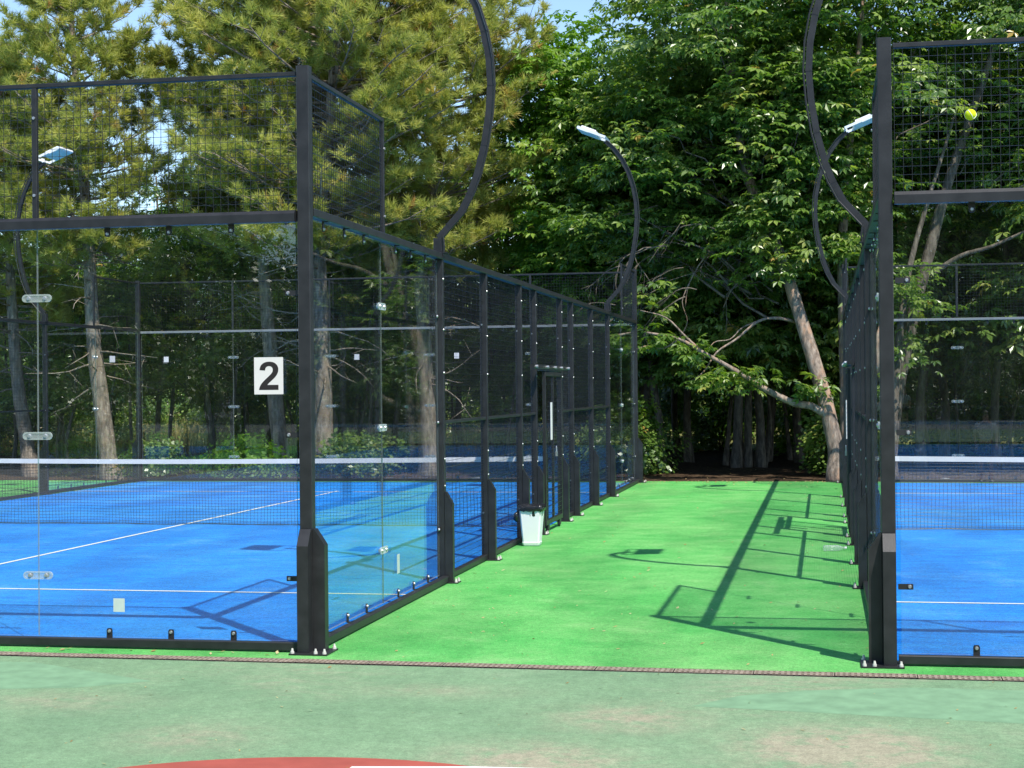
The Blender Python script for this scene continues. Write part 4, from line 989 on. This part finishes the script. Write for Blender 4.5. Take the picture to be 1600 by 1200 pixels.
# a broken belt of shaded bushes under and behind the wood, each its own object
BUSH = [shrub('woodland_bush', 'tmp', 0, 0, 1.7, 1.1, 1.3, 60, 61+k, 'leaf', 'shaded bushes under the wood') for k in range(3)]
bi = 0; br_ = random.Random(15)
for row_y, step in ((33.5, 2.6), (38.5, 2.3)):
    x = -30.0
    while x < 17:
        gap = any(abs((x-3.5)/(row_y+10.8)-g) < wd for g, wd in ((-.482, .028), (-.40, .020), (-.077, .012)))
        if not gap and not (row_y < 35 and -1.2 < x < 3.0):
            o = BUSH[bi] if bi < 3 else copy_tree(BUSH[bi % 3]); bi += 1
            k = br_.uniform(.75, 1.15)*(1.25 if x > -3 else 1.0); o.location = (x, row_y+br_.uniform(-1, 1), -.1); o.scale = (k, k, k*br_.uniform(.9, 1.3)); o.rotation_euler = (0, 0, br_.uniform(0, 6.28))
            o['label'] = 'shaded bush in the belt under the trees behind the ' + ('left court' if x < -3 else 'walkway' if x < 4.3 else 'right court'); o['group'] = 'shaded bushes behind the ' + ('left court' if x < -3 else 'walkway' if x < 4.3 else 'right court')
        x += step*br_.uniform(.75, 1.2)

for k in range(20):
    o = copy_tree(BUSH[k % 3]); q = br_.uniform(2.4, 3.2); o.location = (-46+k*3.7, 68+br_.uniform(-2, 2), -.3); o.scale = (q, q, q); o.rotation_euler = (0, 0, br_.uniform(0, 6.28))
    o['label'] = 'distant thicket bush at the far edge of the meadow'; o['group'] = 'thicket at the far meadow edge'
for k in range(12):  # out-of-view thicket added to keep bright sky out of the far glass
    o = copy_tree(BUSH[k % 3]); q = br_.uniform(2.6, 3.4); o.location = (-84+k*4.2, -50+br_.uniform(-2, 2), -.3); o.scale = (q*1.2, q, q*1.4)
    o['label'] = 'unseen thicket far left behind the camera, added to block sky mirrored in the far glass'; o['group'] = 'thicket added to block sky in the far glass'
for k in range(34):  # bush rows behind the camera, added to block the mirrored horizon and sky
    row = k > 15; o = copy_tree(BUSH[k % 3]); q = br_.uniform(1.3, 1.8)*(1.9 if row else 1); o.location = (-30+(k % 16)*3.9+br_.uniform(-.6, .6) if not row else -34+(k-16)*3.9, (-57 if row else -44.5)+br_.uniform(-1.5, 1.5), -.2); o.scale = (q*1.2, q, q*(1.3 if row else 1.1))
    o['label'] = 'dark bush beyond the asphalt, added to hide horizon sky mirrored in the glass'; o['group'] = 'bushes added to hide mirrored sky'

# tall dry grass of the meadow
def meadow():
    rg = np.random.default_rng(9); n = 42000
    x = rg.uniform(-42, 14, n); y = 35+22*rg.random(n)**1.4; clump = np.sin(x*1.3)*np.cos(y*1.1)+.5*np.sin(x*3.1+y*2)
    k = (clump > -.35) & (x < -5); x, y, clump = x[k], y[k], clump[k]; n = len(x)
    h = rg.uniform(.45, 1.1, n)*(.8+.25*clump); a = rg.uniform(0, 6.28, n); ln = rg.uniform(.05, .35, n); wd = .012
    b = np.stack([x, y, np.full(n, -.12)], 1); d = np.stack([np.cos(a), np.sin(a), np.zeros(n)], 1); sd = np.stack([-np.sin(a), np.cos(a), np.zeros(n)], 1)*wd
    m = b+d*(ln*.35*h)[:, None]+np.array([0, 0, 1])*(h*.6)[:, None]; e = b+d*(ln*h)[:, None]+np.array([0, 0, 1])*h[:, None]
    V = np.stack([b-sd, b+sd, m+sd*.8, m-sd*.8, e], 1).reshape(-1, 3); i = np.arange(n)*5
    Fc = np.concatenate([np.stack([i, i+1, i+2], 1), np.stack([i, i+2, i+3], 1), np.stack([i+3, i+2, i+4], 1)])
    link('meadow_grass', mesh_np('meadow_grass', V, Fc, ['grass'], tint=np.repeat(np.clip(rg.normal(.5, .25, n), 0, 1), 5)), kind='stuff', label='tall dry yellow grass in the meadow beyond the wood', category='grass')
meadow()
# fallen leaves on the walkway, the sports floor and under the trees
def litter():
    rg = np.random.default_rng(5)
    xs = np.concatenate([rg.uniform(.1, W-.1, 260), rg.uniform(-2.5, 6, 150), rg.uniform(-.1, W, 260), rg.uniform(-14, 10, 500), rg.uniform(-2.2, 0, 16)])
    ys = np.concatenate([np.concatenate([rg.uniform(-.2, 20, 150), rg.uniform(-.2, 5, 110)]), rg.uniform(-4, -.5, 150), 20.4-rg.exponential(.5, 260), rg.uniform(20.6, 26, 500), rg.uniform(-.25, -.1, 16)])
    zz = np.where(ys > 20.45, .01, np.where(ys < -.43, -.001, .004)); n = len(xs); a = rg.uniform(0, 6.28, n); s = rg.uniform(.010, .026, n)
    s[260:410] *= rg.uniform(.35, .8, 150); s[:260] *= rg.uniform(.5, 1.0, 260)
    c = np.stack([xs, ys, zz], 1); d = np.stack([np.cos(a), np.sin(a), rg.uniform(.05, .4, n)], 1)*s[:, None]; e = np.stack([-np.sin(a), np.cos(a), rg.uniform(0, .3, n)], 1)*s[:, None]*.5
    V = np.stack([c, c+d+e, c+d*2, c+d-e], 1).reshape(-1, 3); i = np.arange(n)*4
    Fc = np.stack([i, i+3, i+2, i+1], 1)
    link('fallen_leaves', mesh_np('fallen_leaves', V, Fc, ['litter'], tint=np.repeat(rg.random(n), 4)), kind='stuff', label='scattered dry fallen leaves on the green floors', category='leaves')
litter()

# ------------------------------------------------------------------ person mirrored in the right court's glass
def skin_mesh(name, verts, edges, radii, mat, sub=2):
    me = bpy.data.meshes.new(name); me.from_pydata(verts, edges, []); o = bpy.data.objects.new('tmp', me); COL.objects.link(o)
    md = o.modifiers.new('s', 'SKIN'); md.use_smooth_shade = True
    for i, r in enumerate(radii): me.skin_vertices[0].data[i].radius = (r, r) if not hasattr(r, '__len__') else r
    me.skin_vertices[0].data[0].use_root = True
    o.modifiers.new('d', 'SUBSURF').levels = sub
    bpy.context.view_layer.update()
    res = bpy.data.meshes.new_from_object(o.evaluated_get(bpy.context.evaluated_depsgraph_get())); bpy.data.objects.remove(o)
    res.name = name; res.materials.clear(); res.materials.append(M[mat]); return res
def person():
    t = thing('person', 'person in pale top and dark shorts, seen mirrored in the right glass', 'person', (7.32, -30.0, -.155))
    V = [(0, 0, .98), (0, .01, 1.15), (0, 0, 1.38), (0, .01, 1.49), (0, .03, 1.60), (0, .035, 1.70)]; E = [(0, 1), (1, 2), (2, 3), (3, 4), (4, 5)]; Rr = [(.16, .11), (.145, .10), (.17, .105), (.055, .055), (.075, .09), (.065, .075)]
    for s in (-1, 1):
        k = len(V); V += [(.095*s, 0, .90), (.11*s, .02, .50), (.12*s, -.01, .10), (.12*s, .10, .035), (.125*s, .17, .025)]; E += [(0, k), (k, k+1), (k+1, k+2), (k+2, k+3), (k+3, k+4)]; Rr += [.085, .055, .040, .038, .028]
        k = len(V); V += [(.19*s, 0, 1.41), (.25*s, -.02, 1.14), (.24*s, .13, .95), (.235*s, .19, .90)]; E += [(2, k), (k, k+1), (k+1, k+2), (k+2, k+3)]; Rr += [.055, .042, .030, .032]
        for f in range(4):
            q = len(V); V += [(.235*s+(f-1.5)*.02, .22, .885), (.235*s+(f-1.5)*.02, .25, .85), (.235*s+(f-1.5)*.018, .245, .82)]; E += [(k+3, q), (q, q+1), (q+1, q+2)]; Rr += [.010, .009, .008]
        q = len(V); V += [(.205*s, .20, .90), (.19*s, .24, .885)]; E += [(k+3, q), (q, q+1)]; Rr += [.011, .009]
    link('body', skin_mesh('body', V, E, Rr, 'skin'), t)
    V = [(0, 0, 1.00), (0, .01, 1.17), (0, 0, 1.39), (0, .01, 1.46)]; E = [(0, 1), (1, 2), (2, 3)]; Rr = [(.185, .135), (.17, .125), (.19, .125), (.08, .075)]
    for s in (-1, 1): k = len(V); V += [(.20*s, 0, 1.40), (.25*s, -.015, 1.20)]; E += [(2, k), (k, k+1)]; Rr += [.075, .07]
    link('shirt', skin_mesh('shirt', V, E, Rr, 'shirt'), t)
    V = [(0, 0, 1.0), (0, 0, .93)]; E = [(0, 1)]; Rr = [(.18, .13), (.17, .125)]
    for s in (-1, 1): k = len(V); V += [(.10*s, 0, .84), (.112*s, .02, .56)]; E += [(1, k), (k, k+1)]; Rr += [.11, .095]
    link('shorts', skin_mesh('shorts', V, E, Rr, 'shorts'), t)
    link('hair', skin_mesh('hair', [(0, 0, 1.655), (0, .01, 1.72), (0, .03, 1.745)], [(0, 1), (1, 2)], [(.08, .085), (.078, .09), (.06, .07)], 'hair'), t)
    f = MB()
    for s in (-1, 1): f.cyl((.03*s, .118, 1.66), (0, 1, 0), .010, .006, 8)
    f.cyl((0, .11, 1.63), (0, 1, -.3), .016, .022, 8, 0, .008)
    link('face', f.mesh('face', ['hair'], True), t)
    for s in (-1, 1):
        b = MB(); b.tube([(.12*s, -.06, .045), (.12*s, 0, .055), (.122*s, .09, .045), (.125*s, .18, .035), (.126*s, .215, .03)], [.036, .05, .047, .042, .02], 10); link('shoe', b.mesh('shoe', ['white_plastic'], True), t)
person()
